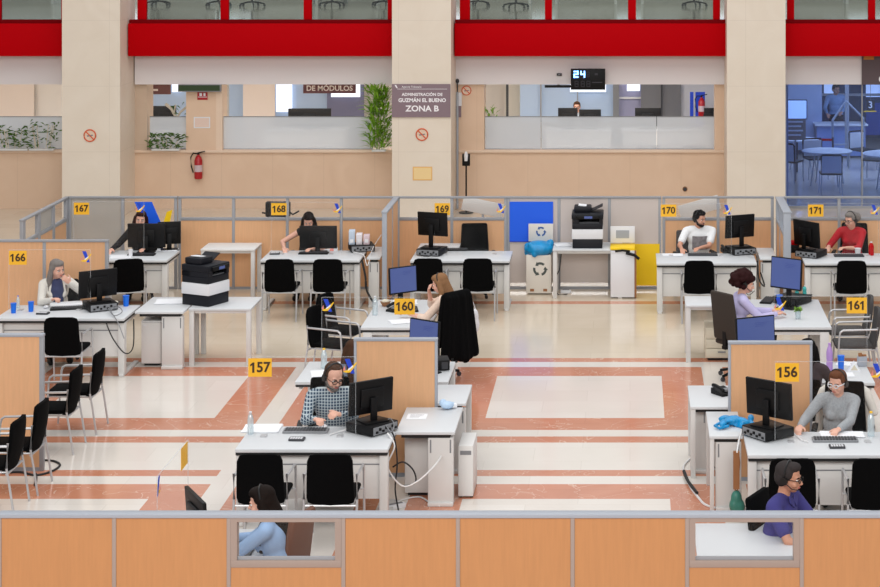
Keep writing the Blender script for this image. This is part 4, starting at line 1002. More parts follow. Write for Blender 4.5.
# things seen standing behind the glass of the back run
def slant_board(label, x, Y, ang):
    t = thing('tilted_board', label, 'board', (x, Y, 0), 0, 'tilted white boards behind the glass')
    MB().box(-.33, .33, -.01, .01, -.10, .12, bev=.004).build('board', 'deskleg', t, xf=Matrix.Translation((0, 0, 1.11)) @ Matrix.Rotation(radians(ang), 4, 'Y'))
    MB().cyl((0, .03, .02), (0, .03, 1.12), .02).cyl((0, .03, 0), (0, .03, .02), .18, n=20).build('stand', 'rail_pale', t)
slant_board('tilted white board on a stand behind the glass above clerk 170', X_(700, 30.9), 30.9, -16); slant_board('tilted white board on a stand behind the glass right of the 169 plate', X_(482, 30.9), 30.9, 12)
t = thing('shoulder_bag', 'black bag with a strap on a stool behind the number 168 plate', 'bag', (X_(276, 31), 31, 0), 0)
MB().box(-.19, .20, -.06, .06, Z_(218, 31), Z_(203, 31), bev=.02).build('body', 'blackp', t); MB().tube([(.18, 0, Z_(213, 31)), (.24, 0, Z_(216, 31)), (.34, 0, Z_(212.5, 31))], .014).tube([(-.18, 0, Z_(215, 31)), (-.25, 0, Z_(214, 31))], .014).build('strap', 'blackp', t)
zb = Z_(218, 31)
t = thing('tall_stool', 'tall stool carrying the black bag behind the glass', 'stool', (X_(276, 31), 31, 0), 0); MB().lathe([(.17, zb - .05), (.18, zb - .02), (.18, zb - .0005)]).build('seat', 'rail_pale', t)
for k in range(4): a = k * pi / 2 + pi / 4; MB().tube([(.1 * cos(a), .1 * sin(a), zb - .05), (.19 * cos(a), .19 * sin(a), 0)], .012).build('leg', 'silver', t)
# ---------------------------------------------------------------- counters, screens, chairs and everything lying on them
DZ = .7405
def D(px, y, dz=0.0): q = pz(px, y, DZ); q.z = DZ + dz; return q
RGT, LFT, BACK = pi / 2, -pi / 2, pi
for n_, x, y in ((157, -3.02, 18.48), (156, 1.83, 18.28), (168, -4.67, 28.3), (169, -2.48, 28.26), (170, 1.11, 28.06), (171, 3.255, 28.06), (167, -7.48, 28.3)):
    make_desk('white counter desk under the number %d plate' % n_, (x, y, 0), 0)
make_desk('white counter desk under the number 166 plate', (-7.14, 24.4, 0), 0, w=1.62)
make_desk('white counter desk of the blond woman, lengthwise to the hall', (-3.3, 24.72, 0), LFT, w=1.7, d=.85)
make_desk('white counter desk of the curly haired woman, lengthwise to the hall', (2.47, 24.74, 0), RGT, w=1.7, d=.92)
make_desk('white counter desk behind the 160 plate, left of the beech panel', (-2.8, 22.07, 0), BACK, w=1.66, d=.95)
make_desk('white counter desk behind the 156 panel with the lilac bottle', (1.9, 22.03, 0), BACK, w=1.5, d=.95)
make_desk('white desk of the woman in the pale blue shirt behind the near divider', (-3.72, 15.35, 0), LFT, w=1.5, d=.85)
make_desk('white desk behind the right window of the near divider', (.95, 15.35, 0), 0, w=.84, d=.9, panel=False)
# return tables
make_table('pale return table with a printed sheet right of counter 157', (-2.005, 19.09, 0), 0, .58, .95, slab=[(.02, .27, .05, .15)], legs=((-1, 1),))
make_table('pale return table behind the beech panel of counter 157', (-2.12, 20.2, 0), 0, .84, .80, slab=[(.28, .41, .05, .14)], legs=((-1, 1), (1, 1)))
make_table('pale return table left of the 156 beech panel', (.96, 20.06, 0), 0, .68, .9, slab=[(-.33, -.16, .2, .3)], legs=((-1, -1), (-1, 1)), legw=.05)
make_table('pale return table carrying the blue bag beside counter 156', (.935, 18.94, 0), 0, .325, .93, slab=[(-.10, .15, .05, .14)], legs=((-1, 1), (-1, -1)), legw=.04)
make_table('white return table behind the curly haired woman', (1.12, 25.2, 0), 0, .8, .62)
make_table('narrow white return table right of counter 170', (2.03, 28.45, 0), 0, .25, .9, slab=[(-.11, .11, .05, .15)], legs=((-1, 1),), legw=.04)
make_table('narrow white return table right of counter 168', (-3.77, 28.5, 0), 0, .20, .95, slab=[(-.08, .08, .05, .15)], legs=((-1, 1),), legw=.04)
make_table('pale return table with papers right of counter 166', (-5.99, 24.8, 0), 0, .62, .95, slab=[(.02, .29, .05, .15)], legs=((1, 1), (-1, 1)))
make_table('pale table under the black and white printer', (-5.26, 25.0, 0), 0, .80, .76)
make_table('empty grey side table against the divider left of counter 168', (-6.06, 29.22, 0), 0, .82, .58, top='deskpanel')
make_table('pale table under the printer beside the recycling box', (-.64, 29.2, 0), 0, 1.05, .66)
make_table('pale side table behind the computer of counter 169', (-2.9, 29.1, 0), 0, .62, .66)
make_pedestal('plain grey cabinet under the return table of counter 157', (-2.12, 19.45, 0), 0, w=.26, d=.5, h=.60, plain=True)
make_pedestal('plain grey cabinet under the table with papers', (-6.14, 25.0, 0), 0, w=.26, d=.55, h=.58, plain=True)
make_pedestal('cream drawer pedestal behind the chair of the curly haired woman', (1.19, 25.3, 0), 0, w=.42, d=.5, h=.42, col='cream')
make_pedestal('cream drawer pedestal under the 161 desk, behind the white glasses woman', (2.32, 21.12, 0), 0, w=.42, d=.5, h=.56, col='cream')
make_tower('pale upright computer on the floor right of the return table', (-1.635, 19.40, 0), 0, w=.15, d=.5, h=.52)
make_tower('grey upright computer under the return table left of counter 156', (.85, 20.18 + .25, 0), 0, w=.17, d=.4, h=.5)
# visitor chairs
G = 'visitor chairs'
c0 = make_visitor_chair('left black visitor chair at counter 157', (-3.38, 18.10, 0), BACK, G)
for lb, x, y, rz in (('right black visitor chair at counter 157', -2.74, 18.10, BACK), ('black visitor chair behind the man in purple at counter 156', 1.47, 17.95, BACK), ('black visitor chair at the right edge of counter 156', 2.22, 17.95, BACK),
    ('left black visitor chair at counter 168', -4.986, 27.87, BACK), ('right black visitor chair at counter 168', -4.298, 27.87, BACK), ('right black visitor chair at counter 169', -2.17, 27.92, BACK), ('black visitor chair behind the blue screen at counter 169', -2.88, 27.92, BACK),
    ('black visitor chair at counter 170', .98, 27.75, BACK), ('black visitor chair at counter 171', 3.14, 27.75, BACK), ('black visitor chair at counter 166', -6.93, 24.06, BACK), ('black visitor chair at counter 167', -7.22, 27.87, BACK + .3),
    ('near black visitor chair left of the 160 desk', -3.66, 24.3, RGT - .35), ('far black visitor chair left of the 160 desk', -3.66, 25.08, RGT - .35),
    ('farthest of four black chairs in a row at the left', -6.28, 21.97, LFT), ('second farthest of four black chairs at the left', -6.31, 21.17, LFT), ('second nearest of four black chairs at the left', -6.25, 19.72, LFT), ('nearest of four black chairs at the left edge', -6.28, 19.06, LFT)):
    dup(c0, lb, (x, y, 0), rz)
g0 = make_visitor_chair('near dark grey visitor chair under the 161 plate', (2.78, 24.3, 0), LFT, G, 'greyf'); dup(g0, 'far dark grey visitor chair behind the 161 plate', (2.78, 25.05, 0), LFT)
# clerk chairs
def oc(label, x, y, rz, fab='black', **k): return make_office_chair(label, (x, y, 0), rz, 'clerk chairs', fab, **k)
oc('black office chair of the man in the plaid shirt', -3.05, 19.72, .1); oc('black office chair of the woman in white glasses', 2.14, 19.55, -.15); oc('brown office chair of the woman in the pale blue shirt', -2.90, 15.62, LFT - .3, 'chairbrown'); oc('black office chair of the man in purple', 1.32, 16.12, 1.1, back_h=.5)
oc('black office chair of the grey haired woman at 166', -7.42, 25.55, .3, back_h=.46); oc('black office chair of clerk 167', -7.36, 29.45, 0, back_h=.4); oc('black office chair of clerk 168', -4.85, 29.45, 0, back_h=.36); oc('empty black office chair behind counter 169', -2.35, 29.40, .1, back_h=.56); oc('grey office chair of the man in the white tee', .98, 29.42, .3, 'greyf', back_h=.46); oc('black office chair of the woman in red', 3.38, 29.44, -.2, back_h=.56)
oc('black office chair of the blond woman at 160', -2.40, 24.34, -2.3); oc('dark brown office chair of the curly haired woman', 1.38, 24.36, 2.25, 'brownf', back_h=.62)
oc('black office chair behind the 157 beech panel', -3.0, 20.8, BACK + .2, back_h=.36); oc('black office chair behind the 156 beech panel', 1.84, 20.86, BACK - .1, back_h=.4)
# counter screens with number plates
for n_, x, y, mir in (('157', -3.185, 18.93, False), ('156', 1.915, 18.73, False), ('168', -4.805, 28.80, False), ('169', -2.38, 28.80, False), ('170', .975, 28.66, False), ('171', 3.15, 28.66, False), ('166', -7.41, 24.9, False), ('167', -7.75, 28.85, False), ('160', -2.93, 21.84, True), ('161', 2.14, 21.90, True)):
    s = make_sign_screen('clear screen with the yellow number %s plate' % n_, (x, y, DZ), n_, mirror=mir)
    if n_ == '167': s.location.x = -7.75
t = make_sign_screen('clear screen seen edge-on above the near divider at left', (-3.62, 15.45, DZ), '', rz=LFT)
# computers and monitors
pcs = [('black flat computer under the monitor of counter 157', D(372, 431), -127), ('black flat computer under the monitor of counter 156', D(768, 436), 127), ('flat computer under the monitor of counter 169', D(431, 256), 165), ('flat computer under the monitor of counter 170', D(741, 255), -160), ('flat computer under the monitor of counter 171', D(812, 258), 150), ('flat computer under the monitor of counter 166', D(100, 309), -150), ('flat computer right of the monitor of counter 168', D(360, 252), -165), ('flat computer of the curly haired woman', D(792, 303), -37)]
for lb, p, a in pcs: make_pcbox(lb, p, radians(a))
def mon(lb, x, y, z, a, **k): return make_monitor(lb, (x, y, z), radians(a), **k)
p = D(372, 431); mon('black monitor turned away on counter 157', p.x, p.y, DZ + .1005, 217, h=.33, w=.48, lift=.07)
p = D(768, 436); mon('black monitor turned away on counter 156', p.x, p.y, DZ + .1005, 143, h=.36, w=.52, lift=.08)
mon('black monitor hiding the face of clerk 168', -4.66, 28.98, DZ, 180, lift=.05, w=.56, h=.34)
p = D(431, 256); mon('black monitor turned away on counter 169', p.x, p.y, DZ + .1005, 160, w=.48, h=.35, lift=.17)
p = D(741, 255); mon('black monitor of the man in the white tee', p.x, p.y, DZ + .1005, 205, w=.48, h=.34, lift=.13)
p = D(812, 258); mon('black monitor angled towards the woman in red', p.x - .08, p.y, DZ + .1005, 128, w=.54, h=.38, lift=.04)
p = D(100, 309); mon('black monitor of the grey haired woman at 166', p.x - .02, p.y, DZ + .1005, 215, w=.5, h=.35, lift=.05)
mon('wide black monitor of clerk 167', -7.22, 28.95, DZ, 180, lift=.07, w=.56, h=.36); mon('second black monitor right of clerk 167', -6.93, 29.18, DZ, 195, lift=.08, w=.34, h=.34)
mon('lit blue monitor of the blond woman', -2.92, 24.95, DZ, 37, on=True, lift=.21, w=.40, h=.34); mon('lit blue monitor of the curly haired woman', 2.02, 25.02, DZ, -37, on=True, lift=.25, w=.46, h=.40)
mon('lit blue monitor just above the 157 beech panel', -2.25, 21.5, DZ, -35, on=True, lift=.235, w=.42, h=.36); mon('lit blue monitor just above the 156 beech panel', 1.37, 21.5, DZ, 25, on=True, lift=.27, w=.48, h=.36)
mon('dark monitor corner above the near divider at left', -3.40, 15.2, DZ, 118, lift=.22, w=.52)
t = thing('laptop', 'dark open laptop on the desk behind the left near window', 'laptop', (-3.12, 15.55, DZ), RGT); MB().box(-.17, .17, -.12, .12, 0, .018, bev=.004).build('keyboard_base', 'darkgrey', t); MB().box(-.17, .17, 0, .012, 0, .24, bev=.003).build('lid', 'blackp', t, xf=Matrix.Translation((0, .125, .015)) @ Matrix.Rotation(radians(-18), 4, 'X'))
t = make_pcbox('black box on the desk right of the 157 beech panel', (-2.12, 21.72, DZ), .2, w=.2, d=.24, h=.12)
# keyboards
for lb, px, y, a, c in (('grey keyboard in front of the man in plaid', 306, 431.5, 0, 'grey'), ('black and grey keyboard in front of the woman in white glasses', 835, 440.5, 0, 'grey'), ('black keyboard of clerk 168', 312, 255.5, 0, 'blackp'), ('black keyboard on counter 169', 452, 252, 0, 'blackp'), ('dark keyboard of the man in the white tee', 703, 257, 0, 'darkgrey'), ('dark keyboard of the woman in red', 850, 258, 0, 'darkgrey'), ('black keyboard of the grey haired woman', 68, 309, 14, 'blackp')):
    make_keyboard(lb, D(px, y), radians(a), col=c)
make_keyboard('black keyboard of the curly haired woman', D(768, 301), radians(75), w=.4); make_keyboard('black keyboard of the blond woman', D(412, 310), radians(-80), w=.3); make_keyboard('black keyboard of clerk 167', D(139, 257), 0, w=.4)
make_calculator('grey calculator near the front edge of counter 157', D(297, 440), -.05); make_calculator('grey calculator near the front edge of counter 156', D(837, 447.5), .02); make_calculator('dark calculator on counter 166', D(43, 314), -.1); make_calculator('dark calculator at the left end of counter 168', D(273, 256), .1)
make_phone('black desk phone on the counter beside the 156 panel', D(723, 394), .6); make_phone('dark phone in front of the monitor of counter 170', D(728, 254), .2); make_phone('dark desk phone beside the 160 plate', D(396, 311), -.6)
# papers
PAP = [('white sheets at the left end of counter 157', 262, 429, -.05, .36, .30, 4), ('printed white sheet on the return table of counter 157', 417, 416.5, 0, .20, .20, 1), ('white papers in front of the woman in white glasses', 842, 435, 0, .42, .2, 4), ('white papers on the desk left of the man in plaid', 324, 374, .2, .28, .3, 3), ('papers on the return table right of counter 166', 170, 302, .1, .36, .32, 4), ('white sheet beside the 160 plate', 410, 321, .3, .5, .25, 2), ('papers behind the 160 plate', 405, 303, .1, .3, .3, 5), ('white papers beside the hands of the curly haired woman', 769, 315, .15, .32, .24, 3), ('pile of papers on counter 168 right of the monitor', 318, 252.5, .1, .3, .2, 3), ('sheets at the left end of counter 170', 673, 257, .05, .3, .2, 3), ('papers at the right of counter 167', 165, 252, .1, .3, .22, 4), ('papers in front of the grey haired woman', 66, 304, .3, .4, .25, 3), ('sheet on the table left of the printer beside the recycling box', 562, 247, .3, .22, .25, 4), ('white folded sheets on the 161 counter', 840, 375, .1, .3, .2, 2), ('papers of clerk 167 by her right hand', 118, 259, .2, .3, .3, 3), ('white sheet on the counter by the lilac bottle', 848, 364, -.2, .25, .2, 2)]
for lb, px, y, a, w_, d_, n_ in PAP: make_papers(lb, D(px, y), a, w_, d_, n_, lines=('printed' in lb))
make_papers('white sheet with lines on the desk behind the left near window', (-3.2, 15.1, DZ), .3, .3, .4, 3)
# bottles and cups
make_bottle('clear water bottle at the left end of counter 157', D(250.5, 434), .22, .03)
make_bottle('clear bottle with yellow cap behind the man in plaid', D(324, 368), .22, .035, cap='lyellow'); make_bottle('clear bottle at the left end of the 160 desk', D(375, 315), .24, .035); make_bottle('clear water bottle with yellow cap at the right end of counter 156', D(871, 436), .24, .035, cap='lyellow')
make_bottle('lilac steel bottle on the counter behind the white glasses woman', D(829.5, 370), .30, .036, 'lilac', 'lilac'); make_bottle('left teal bottle below the blue screen of the curly haired woman', D(796, 298), .12, .026, 'teal', 'white'); make_bottle('right teal bottle below the blue screen of the curly haired woman', D(803.5, 298), .12, .026, 'teal', 'white')
make_bottle('white spray bottle on the desk of the curly haired woman', D(777, 298), .20, .035, 'white', 'white'); make_bottle('red and white bottle beside the woman in red', D(872.5, 257), .20, .04, 'red', 'white'); make_bottle('small clear bottle with blue label on counter 166', D(18, 308), .16, .022, cap='lblue')
make_cup('left blue cup on counter 166', D(13.5, 313)); make_cup('right blue cup on counter 166', D(31, 311.5)); make_cup('blue cup right of the monitor of counter 166', D(126, 306), .13, .04); make_cup('blue cup beside the lilac bottle', D(841, 369.5), .15, .038); make_cup('blue cup on the desk of the curly haired woman', D(779.5, 304), .11, .04); make_cup('white mug in front of the woman in red', D(859, 256.5), .09, .045, 'white'); make_cup('white cup with pink drawing on counter 167', D(128, 258.5), .10, .032, 'white')
t = thing('card_stand', 'white triangular card stand beside the blue cup', 'card', D(854, 371), 0); MB().prism([(-.07, 0), (.07, 0), (.0, .11)], 1, -.03, .03).build('card', 'paper', t); MB().prism([(-.04, .015), (.04, .015), (.0, .075)], 1, -.032, -.0305).build('print', 'cream', t)
t = thing('leaflet_box', 'open leaflet holder behind the white triangular card', 'leaflets', D(862, 366), .2); MB().box(-.05, .05, -.03, .03, 0, .11, bev=.003).build('holder', 'rail_pale', t); MB().box(-.045, -.005, -.02, .0, .111, .15).box(.0, .045, -.02, .01, .111, .13).build('leaflets', 'brown', t)
t = thing('desk_plant', 'tiny yellow green plant in a clear pot on the desk', 'plant', D(798, 319), 0); MB().lathe([(.03, 0), (.04, .10), (.036, .10), (.026, .01)]).build('pot', 'bottle', t)
random.seed(5); b = MB()
for k in range(60): a = random.uniform(0, 2 * pi); b.leaf((random.uniform(-.03, .03), random.uniform(-.03, .03), random.uniform(.09, .13)), (cos(a), sin(a), random.uniform(.1, 1)), .05, .028)
b.build('leaves', 'leafb', t, smooth=False)
t = thing('monitor_shelf', 'black tray shelf carrying the teal bottles', 'shelf', D(797, 300.5), -.1); MB().box(-.2, .2, -.06, .06, .06, .075, bev=.003).build('shelf_board', 'blackp', t)
for s in (-.18, .18): MB().box(s - .01, s + .01, -.055, .055, 0, .0595).build('leg', 'blackp', t)
for o in bpy.data.objects:
    if o.get('label', '').endswith('teal bottle below the blue screen of the curly haired woman') or 'teal bottle below' in o.get('label', ''): o.location.z = DZ + .0755; o.location.y = t.location.y
for k, px in enumerate((345, 352, 359)):
    tt = thing('box_file', ['pale blue upright folder on counter 168', 'white upright folder on counter 168', 'pinkish upright folder on counter 168'][k], 'folder', D(px, 249.5 , .101) , .1, 'folders on the flat computer of 168'); tt.location = D(360, 252, .101) + Vector((-.14 + .11 * k, 0, 0))
    MB().box(-.045, .045, -.1, .1, 0, (.2, .15, .13)[k], bev=.004).build('cover', mat('folder_%d' % k, ((190, 205, 222), (226, 222, 228), (218, 200, 208))[k], .7), tt); MB().box(-.025, .025, -.103, -.1005, .03, .08).build('spine_label', 'paper', tt)
# blue plastic bag, green bag, coats
t = thing('plastic_bag', 'crumpled bright blue plastic bag on the table beside counter 156', 'bag', D(735, 425), .2)
b = MB(); random.seed(3)
for k in range(16): b.ell((random.uniform(-.15, .17), random.uniform(-.10, .10), random.uniform(.02, .06)), (random.uniform(.04, .08), random.uniform(.03, .06), random.uniform(.02, .045)), (random.uniform(-.5, .5), random.uniform(-.4, .4), random.uniform(0, 3)), 10)
fuse('bag_body', b, 'bag', t, .008, 1); MB().tube([(-.15, -.05, .05), (-.23, -.1, .03), (-.2, -.16, .02), (-.1, -.13, .03)], .015).build('handle', 'bag', t)
t = thing('hanging_bag', 'green patterned bag hanging beside counter 156', 'bag', (1.02, 18.7, 0), 0); b = MB(); b.ell((0, 0, .2), (.055, .05, .09)).ell((0.015, 0, .13), (.07, .055, .08)).ell((-.02, 0, .14), (.05, .06, .07)); fuse('bag_body', b, 'greenbag', t, .012, 2); MB().tube([(-.01, 0, .27), (-.02, 0, .6), (0, 0, .66)], .008).tube([(.01, 0, .27), (.03, 0, .55), (.02, 0, .66)], .008).build('strap', 'brown', t); MB().box(-.03, .03, -.02, .02, .30, .66).build('brown_tag', 'brown', t)
def coat(label, loc, rz, m, top=1.06, bot=.32, w=.25, seed=1, lift=0):
    t = thing('draped_coat', label, 'coat', loc, rz, 'coats on chairs'); b = MB(); random.seed(seed)
    limb(b, (-w * .8, .34, top - .05), (w * .8, .34, top - .05), .055, .055)
    for k in range(7):
        x = -w + 2 * w * k / 6; limb(b, (x * .85, .36 + random.uniform(-.01, .02), top - .08), (x * 1.1, .40 + random.uniform(-.02, .03), bot + random.uniform(0, .08)), .055, .06)
    fuse('coat_body', b, m, t, .014, 2)
    b = MB()
    for s in (-1, 1): limb(b, (s * w * .9, .33, top - .06), (s * (w + .06), .30, bot + .25), .05, .042)
    fuse('sleeve', b, m, t, .014, 2); return t
coat('long black coat hung over the chair of the blond woman', (-2.40, 24.34, 0), -2.3, 'black', top=1.14, bot=.30, w=.21)
coat('off-white coat draped over the chair of the woman in white glasses', (2.14, 19.55, 0), -.15, CL['cardigan'], top=1.0, bot=.5, w=.24, seed=2)
t = thing('plastic_bag', 'white bag hanging beside the black coat of the blond woman', 'bag', (-1.98, 24.62, 0), 0); b = MB(); b.ell((0, 0, .62), (.08, .06, .14)).ell((.01, 0, .72), (.06, .05, .1)); fuse('bag_body', b, 'white', t, .01, 2); MB().tube([(-.03, 0, .8), (0, 0, .9), (.03, 0, .8)], .008).build('handle', 'white', t)
# recycling box, white bin, printers
t = thing('recycling_box', 'white card recycling box with a blue bag liner and green arrows', 'recycling box', (X_(538.5, 29.6), 29.5, 0), 0)
MB().box(-.19, .19, 0, .3, .02, .60, bev=.006).build('carton', 'cardboard', t); MB().box(-.17, .21, .30, .32, .76, 1.03, bev=.004).build('lid_flap', 'cardboard', t)
b = MB(); random.seed(11); b.ell((0, .14, .68), (.235, .2, .12))
for k in range(12): a = random.uniform(0, 2 * pi); b.ell((.18 * cos(a), .14 + .15 * sin(a), random.uniform(.62, .77)), (.05, .05, .06), n=10)
fuse('bag_liner', b, 'bag', t, .012, 1)
def recyc(parent, cx, y, cz, r, m):
    for k in range(3):
        a0 = pi / 2 + 2 * pi * k / 3; P = []
        for i in range(7): a = a0 - .75 + 1.15 * i / 6; P.append((cx + r * cos(a), cz + r * sin(a)))
        Q = [(cx + r * .66 * cos(a0 - .75 + 1.15 * i / 6), cz + r * .66 * sin(a0 - .75 + 1.15 * i / 6)) for i in range(7)]
        a = a0 + .40; tip = (cx + r * .83 * cos(a + .55), cz + r * .83 * sin(a + .55))
        P2 = P + [(cx + r * 1.18 * cos(a), cz + r * 1.18 * sin(a)), tip, (cx + r * .48 * cos(a), cz + r * .48 * sin(a))] + Q[::-1]
        MB().prism(P2, 1, y - .002, y).build('recycling_arrow', m, parent, smooth=False)
recyc(t, .02, -.0005, .39, .105, mat('arrow_grey_green', (74, 82, 78), .7)); recyc(t, .02, .2995, .91, .075, mat('arrow_blue', (52, 92, 150), .7))
MB().box(-.13, -.07, -.003, -.0005, .05, .09).box(.07, .13, -.003, -.0005, .05, .09).build('hand_hole', 'brown', t)
t = thing('paper_bin', 'white confidential paper bin with raised lid panel and yellow bag rim', 'bin', (X_(622.5, 29.3), 29.2, 0), 0)
MB().box(-.18, .18, 0, .4, .02, .72, bev=.006).build('cabinet', 'white', t); MB().box(-.185, .185, .0, .4, .7205, .765, bev=.004).build('bag_rim', 'yellowpanel', t); MB().box(-.18, .18, -.004, .0195, .735, .775).build('slot_face', 'white', t, xf=Matrix.Translation((0, -.002, -.05)))
l = MB().box(-.185, .185, .30, .32, .791, 1.04, bev=.004).build('lid_panel', 'white', t); MB().box(-.10, .10, .296, .2995, .86, .98).build('print', 'rail_pale', l); MB().tube([(-.11, -.012, .715), (0, -.02, .73), (.11, -.012, .715)], .016).build('slot', 'blackp', t)
MB().box(.181, .21, .0, .38, .02, .66).build('side_board', 'brown', t); MB().tube([(.05, -.015, .69), (.18, -.02, .66), (.25, -.02, .60)], .022).build('flap', 'blackp', t)
pr = make_printer('black and white office printer on the pale table at left', (-5.52, 25.36, DZ), 1.1); pr.scale = (.86, .86, .94)
dup(pr, 'black and white office printer beside the recycling box', (X_(587.5, 29.5), 29.52, DZ), 0).scale = (.94, .94, .93)
# cables
def cable(lb, pts, m='cable_b', r=.008, name='cable'):
    P = [Vector(p) for p in pts]; out = []
    for i in range(len(P) - 1):
        p0 = P[max(i - 1, 0)]; p1 = P[i]; p2 = P[i + 1]; p3 = P[min(i + 2, len(P) - 1)]
        for k in range(6):
            u = k / 6; out.append(.5 * ((2 * p1) + (p2 - p0) * u + (2 * p0 - 5 * p1 + 4 * p2 - p3) * u * u + (3 * p1 - p0 - 3 * p2 + p3) * u ** 3))
    out.append(P[-1]); o = MB().tube(out, r, 6).build(name, m); return tag(o, lb, 'cable', 'cables')
def Fl(px, y, z=.009): q = pz(px, y, 0); q.z = z; return q
cable('black cable looping on the floor beside the left edge divider', [Fl(2, 474), Fl(20, 473), Fl(36, 476), Fl(52, 472), Fl(60, 466), Fl(54, 462), Fl(44, 461)], r=.012); cable('short black cable end below the floor loop at left', [Fl(36, 477, .03), Fl(36, 481, .012), Fl(35, 486, .012)], r=.014)
cable('black cable hanging at the right end of counter 157', [(-2.33, 18.95, .80), (-2.28, 18.9, .72), (-2.25, 18.85, .5), (-2.27, 18.85, .25), (-2.24, 18.9, .012), (-2.3, 19.2, .012)]); cable('white cable looping at the right end of counter 157', [(-2.35, 18.9, .78), (-2.27, 18.8, .68), (-2.33, 18.75, .5), (-2.2, 18.8, .3), (-2.05, 18.85, .33), (-1.9, 18.95, .45), (-1.85, 19.1, .5)], 'cable_w'); cable('white cable lying under the return table of counter 157', [Fl(383, 512), Fl(392, 505), Fl(405, 500), Fl(420, 498), Fl(432, 505), Fl(440, 507)], 'cable_w'); cable('grey cable ring at the right end of counter 157', [(-2.3, 18.9, .45), (-2.2, 18.9, .5), (-2.1, 18.9, .42), (-2.08, 18.9, .3), (-2.2, 18.92, .26)])
cable('cable running over the floor left of counter 156', [Fl(691, 459), Fl(684, 466), Fl(684, 473), Fl(690, 487), Fl(698, 498), Fl(706, 506), Fl(722, 510), Fl(738, 511)], 'cable_w', .012); cable('dark stretch of cable on the floor left of counter 156', [Fl(684, 474, .03), Fl(688, 484, .03), Fl(697, 496, .03)], 'cable_b', .018)
cable('grey cable hanging below counter 166', [(-6.55, 24.37, .70), (-6.45, 24.33, .5), (-6.3, 24.33, .32), (-6.2, 24.33, .4), (-6.2, 24.36, .74)]); cable('black cables behind the right leg of counter 168', [(-3.92, 28.35, .74), (-3.86, 28.3, .5), (-3.84, 28.3, .3), (-3.72, 28.3, .1), (-3.6, 28.35, .012)], r=.016); cable('black cables hanging at the right end of counter 170', [(1.85, 28.2, .75), (1.87, 28.1, .5), (1.95, 28.1, .4), (1.89, 28.1, .6)], r=.012); cable('thin cable hanging in front of counter 170', [(1.68, 28.1, .73), (1.62, 28.0, .5), (1.7, 27.98, .3), (1.8, 28.02, .35)], r=.005); cable('black cable under the printer table beside the recycling box', [(-1.05, 29.6, .6), (-1.07, 29.5, .4), (-1.14, 29.5, .22), (-1.1, 29.5, .012), (-.95, 29.5, .012)]); cable('white cable on the desk beside the 157 flat computer', [D(330, 436, .012), D(338, 433, .012), D(346, 432, .03), D(349, 427, .06), D(352, 424, .07)], 'cable_w', .006); cable('white cable on counter 156 beside the flat computer', [D(742, 433, .03), D(739, 440, .0), D(737, 447, -.05)], 'cable_w', .008)
cable('white mouse cable on counter 156', [D(793, 433, .01), D(800, 440, .01), D(808, 443, .01)], 'cable_w', .005)
for lb, pts, m_ in (('tangled grey cables behind the computer of counter 166', [D(108, 312, .05), D(114, 318, .03), D(122, 316, .05), D(119, 312, .06), D(111, 314, .05), D(118, 321, -.02), D(124, 330, -.1)], 'grey'), ('tangled black cables behind the computer of counter 170', [D(748, 257, .06), D(753, 260, .05), D(757, 259, .02), D(758, 263, -.1), D(757, 270, -.2)], 'cable_b'), ('loose cables behind the computer of counter 169', [D(424, 254, .10), D(417, 256, .04), D(421, 259, .02), D(429, 260, .03), D(434, 258, .08)], 'cable_b'), ('white cables crossing at the right end of counter 168', [D(352, 256, .03), D(362, 258, .02), D(366, 262, -.08), D(371, 255, .06), D(380, 247, .16)], 'cable_w'), ('loose grey cables on the flat computer of counter 157', [D(385, 433, .09), D(391, 437, .05), D(394, 433, .08), D(389, 430, .11), D(380, 436, .02)], 'grey')):
    cable(lb, pts, m_, .006)
t = thing('power_strip', 'white power socket under the printer table', 'socket', (-.98, 29.62, 0), 0); MB().box(-.08, .08, -.03, .03, 0, .05, bev=.006).build('housing', 'white', t); MB().box(-.05, .05, -.02, .02, .0505, .056).build('sockets', 'grey', t)
t = thing('power_strip', 'white power strip on the floor at the end of counter 157', 'socket', Fl(392, 509, 0), .6); MB().box(-.14, .14, -.03, .03, 0, .045, bev=.006).build('housing', 'white', t); MB().box(-.11, .11, -.018, .018, .0455, .05).build('sockets', 'grey', t)
t = thing('computer_mouse', 'white computer mouse in front of the man in plaid', 'mouse', D(324, 428), 0); MB().ell((0, 0, .016), (.032, .05, .018)).build('shell', 'white', t); MB().box(-.003, .003, -.045, -.02, .026, .034).build('wheel', 'grey', t)
t = thing('computer_mouse', 'white computer mouse on counter 166', 'mouse', D(46, 308), 0); MB().ell((0, 0, .016), (.032, .05, .018)).build('shell', 'white', t); MB().box(-.003, .003, -.045, -.02, .026, .034).build('wheel', 'grey', t)
t = thing('blue_wrapper', 'small pale blue packet on the return table of counter 157', 'packet', D(447.5, 409), .4); b = MB(); b.ell((0, 0, .04), (.07, .05, .04)).ell((.05, .03, .03), (.05, .04, .03)).ell((-.04, .03, .06), (.04, .04, .04)); fuse('wrapper', b, mat('packet_blue', (180, 206, 232), .5, noise=.2, nscale=30), t, .008, 1); MB().box(.02, .10, -.02, .03, .01, .05, bev=.008).build('flap', 'paper', t)
t = thing('sealed_tissues', 'small red and white box in front of clerk 168', 'box', D(332, 253), .2); MB().box(-.06, .06, -.04, .04, 0, .06, bev=.004).build('carton', 'white', t); MB().box(-.055, .0, -.0415, -.0402, .01, .05).build('print', 'lred', t)
t = thing('red_folder', 'red topped black box behind the side divider of counter 171', 'box', (X_(793, 29.0), 29.0, DZ), 0); MB().box(-.13, .10, -.1, .1, 0, .12, bev=.005).build('box', 'blackp', t); MB().box(-.135, .105, -.105, .105, .1205, .16, bev=.006).build('lid', 'red', t)
